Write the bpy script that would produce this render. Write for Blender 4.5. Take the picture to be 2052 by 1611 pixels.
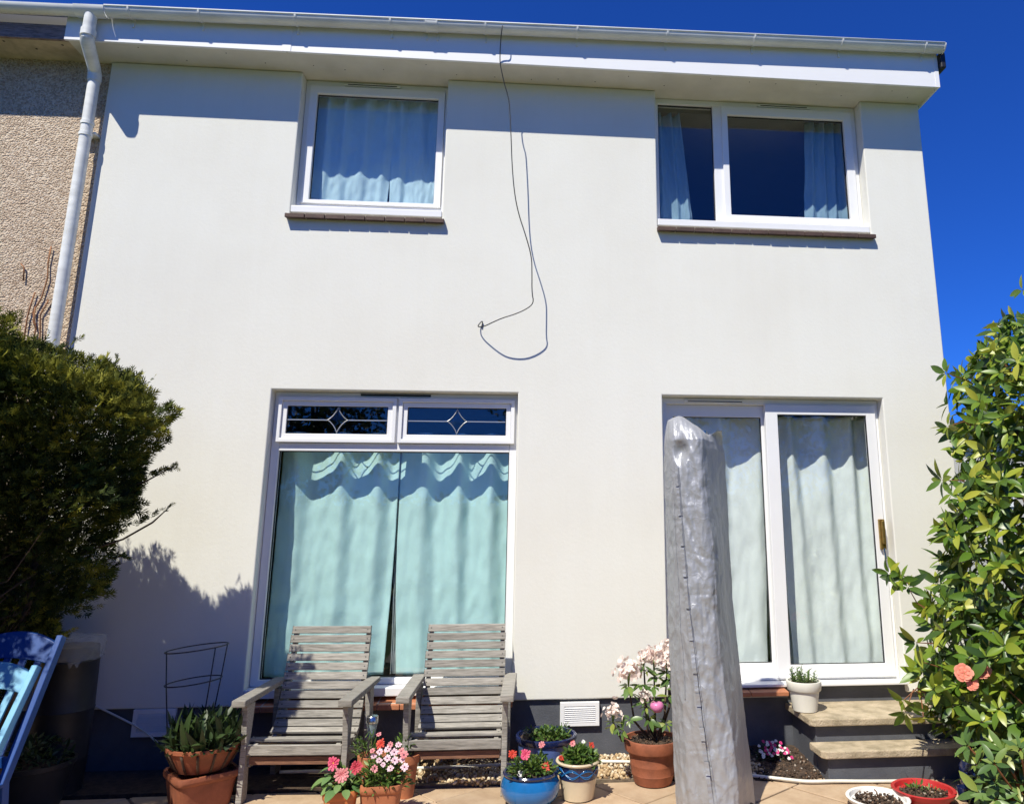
import bpy, bmesh, math, random
import numpy as np
from mathutils import Vector, Matrix, noise
random.seed(7); rng = np.random.default_rng(7)
R = math.radians
for o in list(bpy.data.objects): bpy.data.objects.remove(o)
scene = bpy.context.scene
col = scene.collection

# ------------------------------------------------------------------ camera
W0, H0 = 2052.0, 1611.0
F, PX, PY = 1470.5, 1191.06, 739.14
cam_d = bpy.data.cameras.new('camera'); cam = bpy.data.objects.new('camera', cam_d); col.objects.link(cam)
cam_d.sensor_fit = 'HORIZONTAL'; cam_d.sensor_width = 36.0; cam_d.lens = 36.0 * F / W0
cam_d.shift_x = (W0 / 2 - PX) / W0; cam_d.shift_y = (PY - H0 / 2) / W0
cam_d.clip_start = 0.05; cam_d.clip_end = 2000
pit, yaw, rol = 0.210936, 0.0911044, -0.000779
fw = Vector((math.sin(yaw) * math.cos(pit), math.cos(yaw) * math.cos(pit), math.sin(pit)))
rt = Vector((math.cos(yaw), -math.sin(yaw), 0)); up = rt.cross(fw)
r2 = rt * math.cos(rol) + up * math.sin(rol); u2 = -rt * math.sin(rol) + up * math.cos(rol)
cam.matrix_world = Matrix(((r2.x, u2.x, -fw.x, 3.53154), (r2.y, u2.y, -fw.y, -5.82658), (r2.z, u2.z, -fw.z, 1.67608), (0, 0, 0, 1)))
scene.camera = cam

# ------------------------------------------------------------------ sky, sun, exposure
sun_to = Vector((-0.65, -1.0, 1.65)).normalized()
elev = math.asin(sun_to.z); azim = math.atan2(sun_to.x, sun_to.y)
world = bpy.data.worlds.new('World'); scene.world = world; world.use_nodes = True
nt = world.node_tree; nt.nodes.clear()
sky = nt.nodes.new('ShaderNodeTexSky'); sky.sky_type = 'NISHITA'; sky.sun_disc = False
sky.sun_elevation = elev; sky.sun_rotation = azim; sky.altitude = 600; sky.air_density = 1.0; sky.dust_density = 0.0; sky.ozone_density = 5.0
hs = nt.nodes.new('ShaderNodeMix'); hs.data_type = 'RGBA'; hs.blend_type = 'MULTIPLY'; hs.inputs[0].default_value = 1.0; hs.inputs[7].default_value = (0.16, 0.52, 1.40, 1)
bg = nt.nodes.new('ShaderNodeBackground'); bg.inputs['Strength'].default_value = 0.082
wo = nt.nodes.new('ShaderNodeOutputWorld')
nt.links.new(sky.outputs[0], hs.inputs[6]); nt.links.new(hs.outputs[2], bg.inputs['Color']); nt.links.new(bg.outputs[0], wo.inputs[0])
sl = bpy.data.lights.new('sun', 'SUN'); sl.energy = 5.0; sl.angle = R(0.5); sl.color = (1.0, 0.955, 0.83)
so = bpy.data.objects.new('sun', sl); col.objects.link(so); so.rotation_euler = sun_to.to_track_quat('Z', 'Y').to_euler()
scene.view_settings.view_transform = 'Standard'; scene.view_settings.look = 'None'
scene.view_settings.exposure = 0.31; scene.view_settings.gamma = 1.0; scene.view_settings.use_curve_mapping = False
scene.render.engine = 'CYCLES'; scene.cycles.transparent_max_bounces = 16; scene.cycles.max_bounces = 8
scene.cycles.use_denoising = True

# ------------------------------------------------------------------ helpers
def org(p):
    v = Vector((0, 0, 0))
    while p is not None: v = v + p.location; p = p.parent
    return v
def tag(o, label=None, cat=None, group=None, kind=None):
    if label: o['label'] = label
    if cat: o['category'] = cat
    if group: o['group'] = group
    if kind: o['kind'] = kind
    return o
def thing(name, loc, label, cat, group=None, rz=0):
    o = bpy.data.objects.new(name, None); col.objects.link(o); o.location = loc; o.rotation_euler = (0, 0, rz)
    o.empty_display_size = 0.1
    return tag(o, label, cat, group)
class MB:
    def __init__(s): s.v = []; s.f = []
    def add(s, vs, fs):
        b = len(s.v); s.v += [tuple(v) for v in vs]; s.f += [tuple(i + b for i in f) for f in fs]; return s
    def box(s, x0, x1, y0, y1, z0, z1):
        return s.add([(x0,y0,z0),(x1,y0,z0),(x1,y1,z0),(x0,y1,z0),(x0,y0,z1),(x1,y0,z1),(x1,y1,z1),(x0,y1,z1)],
                     [(0,3,2,1),(4,5,6,7),(0,1,5,4),(1,2,6,5),(2,3,7,6),(3,0,4,7)])
    def bar(s, a, b, w, t, upv=(0, 0, 1)):          # a box from a to b, w across, t thick
        a, b = Vector(a), Vector(b); d = (b - a).normalized(); x = d.cross(Vector(upv)).normalized(); n = x.cross(d)
        x = x * w / 2; n = n * t / 2
        vs = [p + sx * x + sn * n for p in (a, b) for sx, sn in ((-1,-1),(1,-1),(1,1),(-1,1))]
        return s.add(vs, [(0,1,2,3),(7,6,5,4),(0,4,5,1),(1,5,6,2),(2,6,7,3),(3,7,4,0)])
    def tube(s, pts, r, n=8, cap=True):
        pts = [Vector(p) for p in pts]; k = len(pts); rings = []; N = None
        for i, p in enumerate(pts):
            t = (pts[min(i+1, k-1)] - pts[max(i-1, 0)])
            if t.length < 1e-9: t = Vector((0, 0, 1))
            t.normalize()
            if N is None: N = t.orthogonal().normalized()
            N = (N - t * N.dot(t))
            N = N.normalized() if N.length > 1e-6 else t.orthogonal().normalized()
            B = t.cross(N); rr = r[i] if isinstance(r, (list, tuple)) else r
            rings.append([p + rr * (math.cos(2*math.pi*j/n) * N + math.sin(2*math.pi*j/n) * B) for j in range(n)])
        fs = [(i*n+j, i*n+(j+1)%n, (i+1)*n+(j+1)%n, (i+1)*n+j) for i in range(k-1) for j in range(n)]
        if cap: fs += [tuple(range(n-1, -1, -1)), tuple((k-1)*n + j for j in range(n))]
        return s.add([v for q in rings for v in q], fs)
    def lathe(s, prof, c=(0, 0, 0), n=40, sq=0.0, rot=0.0, sx=1.0, sy=1.0):   # profile (r, z); sq > 0 turns the ring to a rounded square
        vs = []
        for r, z in prof:
            for j in range(n):
                a = 2*math.pi*j/n; k = 1.0
                if sq: p = 2 + sq; k = (abs(math.cos(a))**p + abs(math.sin(a))**p) ** (-1/p)
                x, y = r*k*math.cos(a)*sx, r*k*math.sin(a)*sy
                vs.append((c[0] + x*math.cos(rot) - y*math.sin(rot), c[1] + x*math.sin(rot) + y*math.cos(rot), c[2] + z))
        m = len(prof)
        fs = [(i*n+j, i*n+(j+1)%n, (i+1)*n+(j+1)%n, (i+1)*n+j) for i in range(m-1) for j in range(n)]
        fs += [tuple(range(n-1, -1, -1)), tuple((m-1)*n+j for j in range(n))]
        return s.add(vs, fs)
    def ring(s, x0, x1, z0, z1, w, y0, y1):         # a mitred rectangular frame in the xz plane; w = (left, right, bottom, top)
        l, r_, b, t = w if isinstance(w, (tuple, list)) else (w,)*4
        o = [(x0,z0),(x1,z0),(x1,z1),(x0,z1)]; i = [(x0+l,z0+b),(x1-r_,z0+b),(x1-r_,z1-t),(x0+l,z1-t)]
        vs = [(x,y0,z) for x, z in o+i] + [(x,y1,z) for x, z in o+i]; fs = []
        for k in range(4):
            q = (k+1) % 4
            fs += [(k,q,4+q,4+k), (8+q,8+k,12+k,12+q), (q,k,8+k,8+q), (4+k,4+q,12+q,12+k)]
        return s.add(vs, fs)
    def build(s, name, mat, parent=None, smooth=False, bevel=0, seg=2, angle=40, local=False):
        o3 = Vector((0, 0, 0)) if local else org(parent)
        me = bpy.data.meshes.new(name); me.from_pydata([(x-o3.x, y-o3.y, z-o3.z) for x, y, z in s.v], [], s.f); me.update()
        return link(name, me, mat, parent, smooth, bevel, seg, angle)
def link(name, me, mat, parent=None, smooth=False, bevel=0, seg=2, angle=40):
    if mat is not None and not me.materials: me.materials.append(mat)
    o = bpy.data.objects.new(name, me); col.objects.link(o); o.parent = parent
    if smooth:
        me.polygons.foreach_set('use_smooth', [True]*len(me.polygons))
        if smooth == 'auto': me.set_sharp_from_angle(angle=R(angle))
    if bevel:
        m = o.modifiers.new('bevel', 'BEVEL'); m.width = bevel; m.segments = seg; m.limit_method = 'ANGLE'; m.angle_limit = R(35)
    return o
def structure(o): o['kind'] = 'structure'; return o
def copy_tree(o, parent=None):
    c = o.copy(); col.objects.link(c); c.parent = parent
    for ch in list(o.children): copy_tree(ch, c)
    return c
def fbm(p, o=4, s=1.0): return noise.fractal(Vector(p) * s, 1.0, 2.0, o)

# ------------------------------------------------------------------ materials
def new_mat(name):
    m = bpy.data.materials.new(name); m.use_nodes = True; t = m.node_tree
    return m, t, t.nodes['Principled BSDF'], t.links
def ramp(t, pts):
    r = t.nodes.new('ShaderNodeValToRGB'); e = r.color_ramp.elements
    while len(e) < len(pts): e.new(0.5)
    for k, (p, c) in enumerate(pts): e[k].position = p; e[k].color = (*c, 1)
    return r
def coords(t, kind='Object', scale=None):
    tc = t.nodes.new('ShaderNodeTexCoord'); out = tc.outputs[kind]
    if scale:
        mp = t.nodes.new('ShaderNodeMapping'); mp.inputs['Scale'].default_value = scale; t.links.new(out, mp.inputs[0]); out = mp.outputs[0]
    return out
def ntex(t, co, scale, detail=5, rough=0.6):
    n = t.nodes.new('ShaderNodeTexNoise'); n.inputs['Scale'].default_value = scale; n.inputs['Detail'].default_value = detail
    n.inputs['Roughness'].default_value = rough; t.links.new(co, n.inputs['Vector']); return n
def pmat(name, base, rough=0.6, var=0.12, scale=6, bump=0.0, bscale=60, metal=0.0, stretch=None, spec=0.5, dark=None, coat=0, bdist=0.01):
    m, t, b, L = new_mat(name); co = coords(t, 'Object', stretch)
    n = ntex(t, co, scale); lo = dark or tuple(c * (1 - var) for c in base); hi = tuple(min(1, c * (1 + var)) for c in base)
    r = ramp(t, [(0.3, lo), (0.7, hi)]); L.new(n.outputs['Fac'], r.inputs[0]); L.new(r.outputs[0], b.inputs['Base Color'])
    b.inputs['Roughness'].default_value = rough; b.inputs['Metallic'].default_value = metal; b.inputs['Specular IOR Level'].default_value = spec
    b.inputs['Coat Weight'].default_value = coat
    if bump:
        n2 = ntex(t, co, bscale, 4); bp = t.nodes.new('ShaderNodeBump'); bp.inputs['Strength'].default_value = bump; bp.inputs['Distance'].default_value = bdist
        L.new(n2.outputs['Fac'], bp.inputs['Height']); L.new(bp.outputs[0], b.inputs['Normal'])
    return m
M = {}
def wall_render():
    m, t, b, L = new_mat('render_white'); co = coords(t); cs = coords(t, 'Object', (7, 7, 0.35))
    n1 = ntex(t, co, 0.9, 6, 0.6); n2 = ntex(t, cs, 1.6, 5, 0.6); n3 = ntex(t, co, 260, 3, 0.7); n4 = ntex(t, co, 38, 5, 0.6)
    a = t.nodes.new('ShaderNodeMath'); a.operation = 'MULTIPLY_ADD'; a.inputs[1].default_value = 0.22; L.new(n2.outputs['Fac'], a.inputs[0]); L.new(n1.outputs['Fac'], a.inputs[2])
    a2 = t.nodes.new('ShaderNodeMath'); a2.operation = 'MULTIPLY_ADD'; a2.inputs[1].default_value = 0.35; L.new(n3.outputs['Fac'], a2.inputs[0]); L.new(a.outputs[0], a2.inputs[2])
    r = ramp(t, [(0.40, (0.70, 0.68, 0.61)), (0.80, (0.755, 0.745, 0.68)), (1.1, (0.775, 0.77, 0.71))]); L.new(a2.outputs[0], r.inputs[0]); L.new(r.outputs[0], b.inputs['Base Color'])
    ad = t.nodes.new('ShaderNodeMath'); ad.operation = 'MULTIPLY_ADD'; ad.inputs[1].default_value = 1.6; L.new(n4.outputs['Fac'], ad.inputs[0]); L.new(n3.outputs['Fac'], ad.inputs[2])
    bp = t.nodes.new('ShaderNodeBump'); bp.inputs['Strength'].default_value = 0.22; bp.inputs['Distance'].default_value = 0.004; L.new(ad.outputs[0], bp.inputs['Height']); L.new(bp.outputs[0], b.inputs['Normal'])
    b.inputs['Roughness'].default_value = 0.92; b.inputs['Specular IOR Level'].default_value = 0.2; return m
M['render'] = wall_render()
M['plinth'] = pmat('plinth_grey', (0.085, 0.09, 0.105), 0.75, 0.2, 5, 0.25, 90)
M['upvc'] = pmat('upvc_white', (0.80, 0.80, 0.80), 0.35, 0.02, 3)
M['fascia'] = pmat('fascia_white', (0.80, 0.80, 0.81), 0.4, 0.02, 2)
M['soffit'] = pmat('soffit_cream', (0.66, 0.63, 0.56), 0.7, 0.08, 4, 0.1, 60)
M['old_soffit'] = pmat('soffit_old', (0.5, 0.42, 0.3), 0.85, 0.3, 7, 0.3, 50)
M['old_fascia'] = pmat('fascia_old_timber', (0.26, 0.19, 0.18), 0.85, 0.5, 14, 0.6, 40, stretch=(1, 1, 6))
M['gutter'] = pmat('gutter_plastic', (0.74, 0.75, 0.72), 0.45, 0.16, 5, stretch=(0.6, 3, 3))
M['black'] = pmat('black_rubber', (0.012, 0.012, 0.014), 0.5, 0.2, 5)
M['screw'] = pmat('screw_dark', (0.03, 0.028, 0.025), 0.5)
M['roof'] = pmat('roof_tile_dark', (0.05, 0.045, 0.045), 0.8, 0.2, 5, 0.3, 40)
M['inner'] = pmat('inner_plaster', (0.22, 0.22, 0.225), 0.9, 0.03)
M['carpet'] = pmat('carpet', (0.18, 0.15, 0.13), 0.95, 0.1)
M['sill_tile'] = pmat('sill_tile_brown', (0.075, 0.042, 0.032), 0.7, 0.35, 9, 0.3, 60)
M['quarry'] = pmat('quarry_tile', (0.42, 0.16, 0.075), 0.6, 0.2, 9, 0.2, 60)
M['mortar'] = pmat('mortar', (0.45, 0.41, 0.34), 0.9, 0.2, 12, 0.3, 90)
M['lead'] = pmat('lead_came', (0.42, 0.44, 0.46), 0.4, 0.1, metal=0.6)
M['brass'] = pmat('brass_worn', (0.42, 0.27, 0.07), 0.35, 0.3, 20, metal=0.85)
M['steel'] = pmat('steel', (0.62, 0.63, 0.64), 0.22, 0.08, metal=1.0)
M['wire'] = pmat('wire_black', (0.025, 0.025, 0.027), 0.5)
M['concrete'] = pmat('concrete_tread', (0.47, 0.385, 0.27), 0.9, 0.18, 9, 0.8, 70, dark=(0.27, 0.22, 0.14))
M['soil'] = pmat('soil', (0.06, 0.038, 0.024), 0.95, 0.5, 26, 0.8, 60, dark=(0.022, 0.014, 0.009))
M['terracotta'] = pmat('terracotta', (0.43, 0.15, 0.065), 0.75, 0.16, 7, 0.15, 80)
M['terracotta_old'] = pmat('terracotta_aged', (0.27, 0.085, 0.04), 0.7, 0.4, 6, 0.2, 60)
M['terra_plastic'] = pmat('terracotta_plastic', (0.55, 0.17, 0.055), 0.5, 0.08, 5)
M['blue_glaze'] = pmat('glaze_bright_blue', (0.012, 0.13, 0.36), 0.18, 0.25, 4, coat=0.5)
M['navy_glaze'] = pmat('glaze_navy', (0.012, 0.02, 0.075), 0.16, 0.3, 5, coat=0.5)
M['midblue_glaze'] = pmat('glaze_slate_blue', (0.075, 0.12, 0.30), 0.3, 0.35, 8, coat=0.3)
M['cream_glaze'] = pmat('stoneware_cream', (0.62, 0.52, 0.36), 0.35, 0.12, 5, coat=0.2)
M['white_pot'] = pmat('pot_white', (0.72, 0.70, 0.62), 0.55, 0.06, 6)
M['red_plastic'] = pmat('plastic_red', (0.42, 0.022, 0.022), 0.4, 0.12, 5)
M['white_plastic'] = pmat('plastic_white', (0.72, 0.70, 0.66), 0.45, 0.06, 5)
M['dark_plastic'] = pmat('plastic_dark', (0.02, 0.02, 0.022), 0.5, 0.3, 8)
M['chair_light'] = pmat('paint_light_blue', (0.16, 0.42, 0.62), 0.5, 0.1, 8, 0.1, 60, stretch=(1, 1, 0.2))
M['chair_dark'] = pmat('paint_royal_blue', (0.006, 0.055, 0.24), 0.5, 0.12, 8, 0.1, 60, stretch=(1, 1, 0.2))
M['bark'] = pmat('bark_brown', (0.085, 0.055, 0.035), 0.9, 0.4, 20, 0.6, 60, stretch=(1, 1, 0.2))
M['redstem'] = pmat('stem_reddish', (0.2, 0.075, 0.03), 0.7, 0.3, 20)
M['greenstem'] = pmat('stem_green', (0.13, 0.2, 0.05), 0.6, 0.2, 20)
M['drytwig'] = pmat('twig_dry', (0.28, 0.13, 0.06), 0.9, 0.4, 20)
M['pebble'] = None
M['hose'] = pmat('hose_white', (0.68, 0.66, 0.58), 0.5, 0.1, 6)
M['lawn'] = pmat('lawn', (0.06, 0.10, 0.025), 0.95, 0.4, 4, 0.6, 40, dark=(0.03, 0.06, 0.015))
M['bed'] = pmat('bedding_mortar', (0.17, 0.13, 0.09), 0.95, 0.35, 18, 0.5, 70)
M['far_wall'] = pmat('far_roughcast', (0.48, 0.46, 0.42), 0.9, 0.1, 5)

def pebbledash():
    m, t, b, L = new_mat('pebbledash'); co = coords(t)
    v = t.nodes.new('ShaderNodeTexVoronoi'); v.inputs['Scale'].default_value = 78; L.new(co, v.inputs['Vector'])
    n = ntex(t, co, 1.2, 6); n3 = ntex(t, co, 26, 5, 0.7)
    r = ramp(t, [(0.1, (0.40, 0.29, 0.20)), (0.5, (0.62, 0.49, 0.36)), (0.9, (0.76, 0.65, 0.51))]); L.new(v.outputs['Color'], r.inputs[0])
    mx = t.nodes.new('ShaderNodeMix'); mx.data_type = 'RGBA'; mx.blend_type = 'MULTIPLY'; mx.inputs[0].default_value = 0.7
    r2 = ramp(t, [(0.3, (0.75, 0.70, 0.66)), (0.7, (1.0, 1.0, 1.0))]); L.new(n.outputs['Fac'], r2.inputs[0])
    L.new(r.outputs[0], mx.inputs[6]); L.new(r2.outputs[0], mx.inputs[7]); L.new(mx.outputs[2], b.inputs['Base Color'])
    ma = t.nodes.new('ShaderNodeMath'); ma.operation = 'SUBTRACT'; L.new(n3.outputs['Fac'], ma.inputs[0]); L.new(v.outputs['Distance'], ma.inputs[1])
    bp = t.nodes.new('ShaderNodeBump'); bp.inputs['Strength'].default_value = 0.9; bp.inputs['Distance'].default_value = 0.012
    L.new(ma.outputs[0], bp.inputs['Height']); L.new(bp.outputs[0], b.inputs['Normal']); b.inputs['Roughness'].default_value = 0.95
    return m
M['pebbledash'] = pebbledash()

def weathered_wood():
    m, t, b, L = new_mat('wood_weathered'); co = coords(t, 'Object', (2.2, 34, 34)); oi = t.nodes.new('ShaderNodeObjectInfo')
    ad = t.nodes.new('ShaderNodeVectorMath'); ad.operation = 'ADD'; L.new(co, ad.inputs[0])
    sc = t.nodes.new('ShaderNodeVectorMath'); sc.operation = 'SCALE'; sc.inputs['Scale'].default_value = 40.0
    cb = t.nodes.new('ShaderNodeCombineXYZ')
    for k in range(3): L.new(oi.outputs['Random'], cb.inputs[k])
    L.new(cb.outputs[0], sc.inputs[0]); L.new(sc.outputs[0], ad.inputs[1])
    n = ntex(t, ad.outputs[0], 3.2, 8, 0.7); n2 = ntex(t, ad.outputs[0], 14, 4, 0.7)
    r = ramp(t, [(0.28, (0.11, 0.10, 0.088)), (0.5, (0.29, 0.27, 0.235)), (0.74, (0.48, 0.45, 0.40))]); L.new(n.outputs['Fac'], r.inputs[0])
    hs_ = t.nodes.new('ShaderNodeHueSaturation'); L.new(r.outputs[0], hs_.inputs['Color'])
    mr = t.nodes.new('ShaderNodeMapRange'); mr.inputs['To Min'].default_value = 0.78; mr.inputs['To Max'].default_value = 1.18
    L.new(oi.outputs['Random'], mr.inputs['Value']); L.new(mr.outputs[0], hs_.inputs['Value']); L.new(hs_.outputs[0], b.inputs['Base Color'])
    bp = t.nodes.new('ShaderNodeBump'); bp.inputs['Strength'].default_value = 0.5; bp.inputs['Distance'].default_value = 0.004
    L.new(n2.outputs['Fac'], bp.inputs['Height']); L.new(bp.outputs[0], b.inputs['Normal']); b.inputs['Roughness'].default_value = 0.85
    return m
M['wood'] = weathered_wood()
M['wood_new'] = pmat('wood_brown_apron', (0.2, 0.095, 0.055), 0.8, 0.35, 10, 0.3, 50, stretch=(1, 12, 12))

def slab_mat():
    m, t, b, L = new_mat('sandstone_slab'); co = coords(t, 'Object'); oi = t.nodes.new('ShaderNodeObjectInfo')
    n = ntex(t, co, 4.5, 8, 0.65); n2 = ntex(t, co, 70, 4)
    r = ramp(t, [(0.25, (0.33, 0.22, 0.13)), (0.5, (0.47, 0.335, 0.215)), (0.75, (0.56, 0.43, 0.29))]); L.new(n.outputs['Fac'], r.inputs[0])
    hs_ = t.nodes.new('ShaderNodeHueSaturation'); L.new(r.outputs[0], hs_.inputs['Color'])
    mr = t.nodes.new('ShaderNodeMapRange'); mr.inputs['To Min'].default_value = 0.82; mr.inputs['To Max'].default_value = 1.12
    L.new(oi.outputs['Random'], mr.inputs['Value']); L.new(mr.outputs[0], hs_.inputs['Value']); L.new(hs_.outputs[0], b.inputs['Base Color'])
    bp = t.nodes.new('ShaderNodeBump'); bp.inputs['Strength'].default_value = 0.4; bp.inputs['Distance'].default_value = 0.004
    L.new(n2.outputs['Fac'], bp.inputs['Height']); L.new(bp.outputs[0], b.inputs['Normal']); b.inputs['Roughness'].default_value = 0.9
    return m
M['slab'] = slab_mat()

def rnd_mat(name, pts, rough=0.5, attr=True, trans=0.0, tcol=None, spec=0.5, bump=0.0):      # colour by a random number per piece
    m, t, b, L = new_mat(name)
    if attr: a = t.nodes.new('ShaderNodeAttribute'); a.attribute_name = 'rnd'; fac = a.outputs['Fac']
    else: a = t.nodes.new('ShaderNodeObjectInfo'); fac = a.outputs['Random']
    r = ramp(t, pts); L.new(fac, r.inputs[0]); L.new(r.outputs[0], b.inputs['Base Color'])
    b.inputs['Roughness'].default_value = rough; b.inputs['Specular IOR Level'].default_value = spec
    if bump:
        n2 = ntex(t, coords(t), 45, 3); bp = t.nodes.new('ShaderNodeBump'); bp.inputs['Strength'].default_value = bump; bp.inputs['Distance'].default_value = 0.01
        L.new(n2.outputs['Fac'], bp.inputs['Height']); L.new(bp.outputs[0], b.inputs['Normal'])
    if trans:
        tr = t.nodes.new('ShaderNodeBsdfTranslucent'); mx = t.nodes.new('ShaderNodeMixShader'); mx.inputs[0].default_value = trans
        if tcol: tr.inputs['Color'].default_value = (*tcol, 1)
        else: L.new(r.outputs[0], tr.inputs['Color'])
        L.new(b.outputs[0], mx.inputs[1]); L.new(tr.outputs[0], mx.inputs[2]); L.new(mx.outputs[0], t.nodes['Material Output'].inputs[0])
    return m
CAM = [(0.0, (0.03, 0.065, 0.012)), (0.45, (0.10, 0.19, 0.02)), (0.75, (0.23, 0.31, 0.03)), (1.0, (0.42, 0.42, 0.05))]
M['cam_leaf'] = rnd_mat('leaf_camellia', CAM, 0.4, True, 0.25)
M['cam_leaf_o'] = rnd_mat('leaf_camellia_single', CAM, 0.36, False, 0.25)
RHO = [(0.0, (0.06, 0.12, 0.03)), (0.6, (0.13, 0.22, 0.055)), (1.0, (0.24, 0.28, 0.05))]
M['rho_leaf_o'] = rnd_mat('leaf_rhododendron_single', RHO, 0.35, False, 0.22)
M['rho_leaf'] = rnd_mat('leaf_rhododendron', RHO, 0.35, True, 0.22)
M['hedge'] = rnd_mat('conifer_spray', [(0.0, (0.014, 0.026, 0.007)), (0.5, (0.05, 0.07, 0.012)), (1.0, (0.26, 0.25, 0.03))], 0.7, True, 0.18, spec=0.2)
GRN = [(0.0, (0.03, 0.07, 0.015)), (0.5, (0.075, 0.15, 0.025)), (1.0, (0.17, 0.24, 0.04))]
M['leaf'] = rnd_mat('leaf_green', GRN, 0.5, True, 0.22)
M['leaf_o'] = rnd_mat('leaf_green_single', [(0.0, (0.09, 0.19, 0.06)), (1.0, (0.19, 0.30, 0.09))], 0.5, False, 0.22)
M['leaf_dark'] = rnd_mat('leaf_bulb_dark', [(0.0, (0.018, 0.04, 0.015)), (1.0, (0.05, 0.085, 0.022))], 0.5, True, 0.15)
M['tree_leaf'] = rnd_mat('leaf_tree', [(0.0, (0.02, 0.045, 0.01)), (1.0, (0.07, 0.11, 0.02))], 0.6, True, 0.2)
M['pebble'] = rnd_mat('pebbles', [(0.0, (0.2, 0.12, 0.06)), (0.35, (0.42, 0.29, 0.15)), (0.7, (0.55, 0.43, 0.27)), (1.0, (0.68, 0.60, 0.48))], 0.8)
M['crumb'] = rnd_mat('soil_crumbs', [(0.0, (0.02, 0.012, 0.008)), (0.7, (0.085, 0.05, 0.03)), (0.93, (0.16, 0.09, 0.05)), (1.0, (0.5, 0.45, 0.38))], 0.95)
def petal(name, a, b_): return rnd_mat(name, [(0.0, a), (1.0, b_)], 0.6, True, 0.25)
M['p_pink'] = petal('petal_hot_pink', (0.62, 0.03, 0.12), (0.80, 0.14, 0.24))
M['p_salmon'] = petal('petal_salmon_pink', (0.62, 0.10, 0.13), (0.85, 0.40, 0.40))
M['p_crimson'] = petal('petal_crimson', (0.48, 0.015, 0.04), (0.7, 0.09, 0.13))
M['p_pale'] = petal('petal_pale_pink', (0.72, 0.34, 0.46), (0.86, 0.68, 0.72))
M['p_red'] = petal('petal_red', (0.5, 0.02, 0.015), (0.72, 0.07, 0.03))
M['p_blush'] = petal('petal_blush', (0.80, 0.62, 0.56), (0.90, 0.80, 0.74))
M['p_coral'] = petal('petal_coral', (0.68, 0.16, 0.10), (0.82, 0.33, 0.22))
M['p_white'] = petal('petal_white', (0.72, 0.70, 0.66), (0.85, 0.83, 0.80))
M['p_magenta'] = petal('petal_magenta', (0.5, 0.01, 0.13), (0.66, 0.05, 0.22))
M['p_mauve'] = pmat('ornament_pink', (0.58, 0.17, 0.36), 0.4, 0.1)
M['centre_dark'] = pmat('flower_eye_dark', (0.03, 0.012, 0.03), 0.8)
M['centre_yellow'] = pmat('flower_eye_yellow', (0.6, 0.36, 0.03), 0.8)

def glass_mat():
    m, t, b, L = new_mat('window_glass'); t.nodes.remove(b)
    tr = t.nodes.new('ShaderNodeBsdfTransparent'); tr.inputs['Color'].default_value = (0.975, 0.985, 0.985, 1)
    gl = t.nodes.new('ShaderNodeBsdfGlossy'); gl.inputs['Roughness'].default_value = 0.0
    ge = t.nodes.new('ShaderNodeNewGeometry'); mr = t.nodes.new('ShaderNodeMapRange'); mr.inputs['To Min'].default_value = 1.62; mr.inputs['To Max'].default_value = 1/1.62
    fr = t.nodes.new('ShaderNodeFresnel'); mx = t.nodes.new('ShaderNodeMixShader')
    L.new(ge.outputs['Backfacing'], mr.inputs['Value']); L.new(mr.outputs[0], fr.inputs['IOR']); L.new(fr.outputs[0], mx.inputs[0])
    L.new(tr.outputs[0], mx.inputs[1]); L.new(gl.outputs[0], mx.inputs[2]); L.new(mx.outputs[0], t.nodes['Material Output'].inputs[0])
    return m
M['glass'] = glass_mat()
def cloth(name, c, tr_=0.1):
    m, t, b, L = new_mat(name); co = coords(t); n = ntex(t, co, 9, 6, 0.65); n2 = ntex(t, co, 26, 6, 0.72)
    r = ramp(t, [(0.3, tuple(x*0.93 for x in c)), (0.7, c)]); L.new(n.outputs['Fac'], r.inputs[0]); L.new(r.outputs[0], b.inputs['Base Color']); b.inputs['Roughness'].default_value = 0.85
    b.inputs['Specular IOR Level'].default_value = 0.2
    bp = t.nodes.new('ShaderNodeBump'); bp.inputs['Strength'].default_value = 0.22; bp.inputs['Distance'].default_value = 0.012; L.new(n2.outputs['Fac'], bp.inputs['Height']); L.new(bp.outputs[0], b.inputs['Normal'])
    tl = t.nodes.new('ShaderNodeBsdfTranslucent'); L.new(r.outputs[0], tl.inputs['Color']); mx = t.nodes.new('ShaderNodeMixShader'); mx.inputs[0].default_value = tr_
    L.new(b.outputs[0], mx.inputs[1]); L.new(tl.outputs[0], mx.inputs[2]); L.new(mx.outputs[0], t.nodes['Material Output'].inputs[0])
    return m
M['aqua'] = cloth('curtain_aqua', (0.60, 0.88, 0.87)); M['mint'] = cloth('curtain_mint', (0.85, 0.92, 0.90)); M['upblue'] = cloth('curtain_pale_blue', (0.58, 0.79, 0.87)); M['blue_shaded'] = cloth('curtain_blue_shaded', (0.30, 0.46, 0.57)); M['grey_cloth'] = cloth('curtain_trim_grey', (0.42, 0.47, 0.47))  # wide upper window: darker copy of the blue cloth, its shade put into the colour
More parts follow.
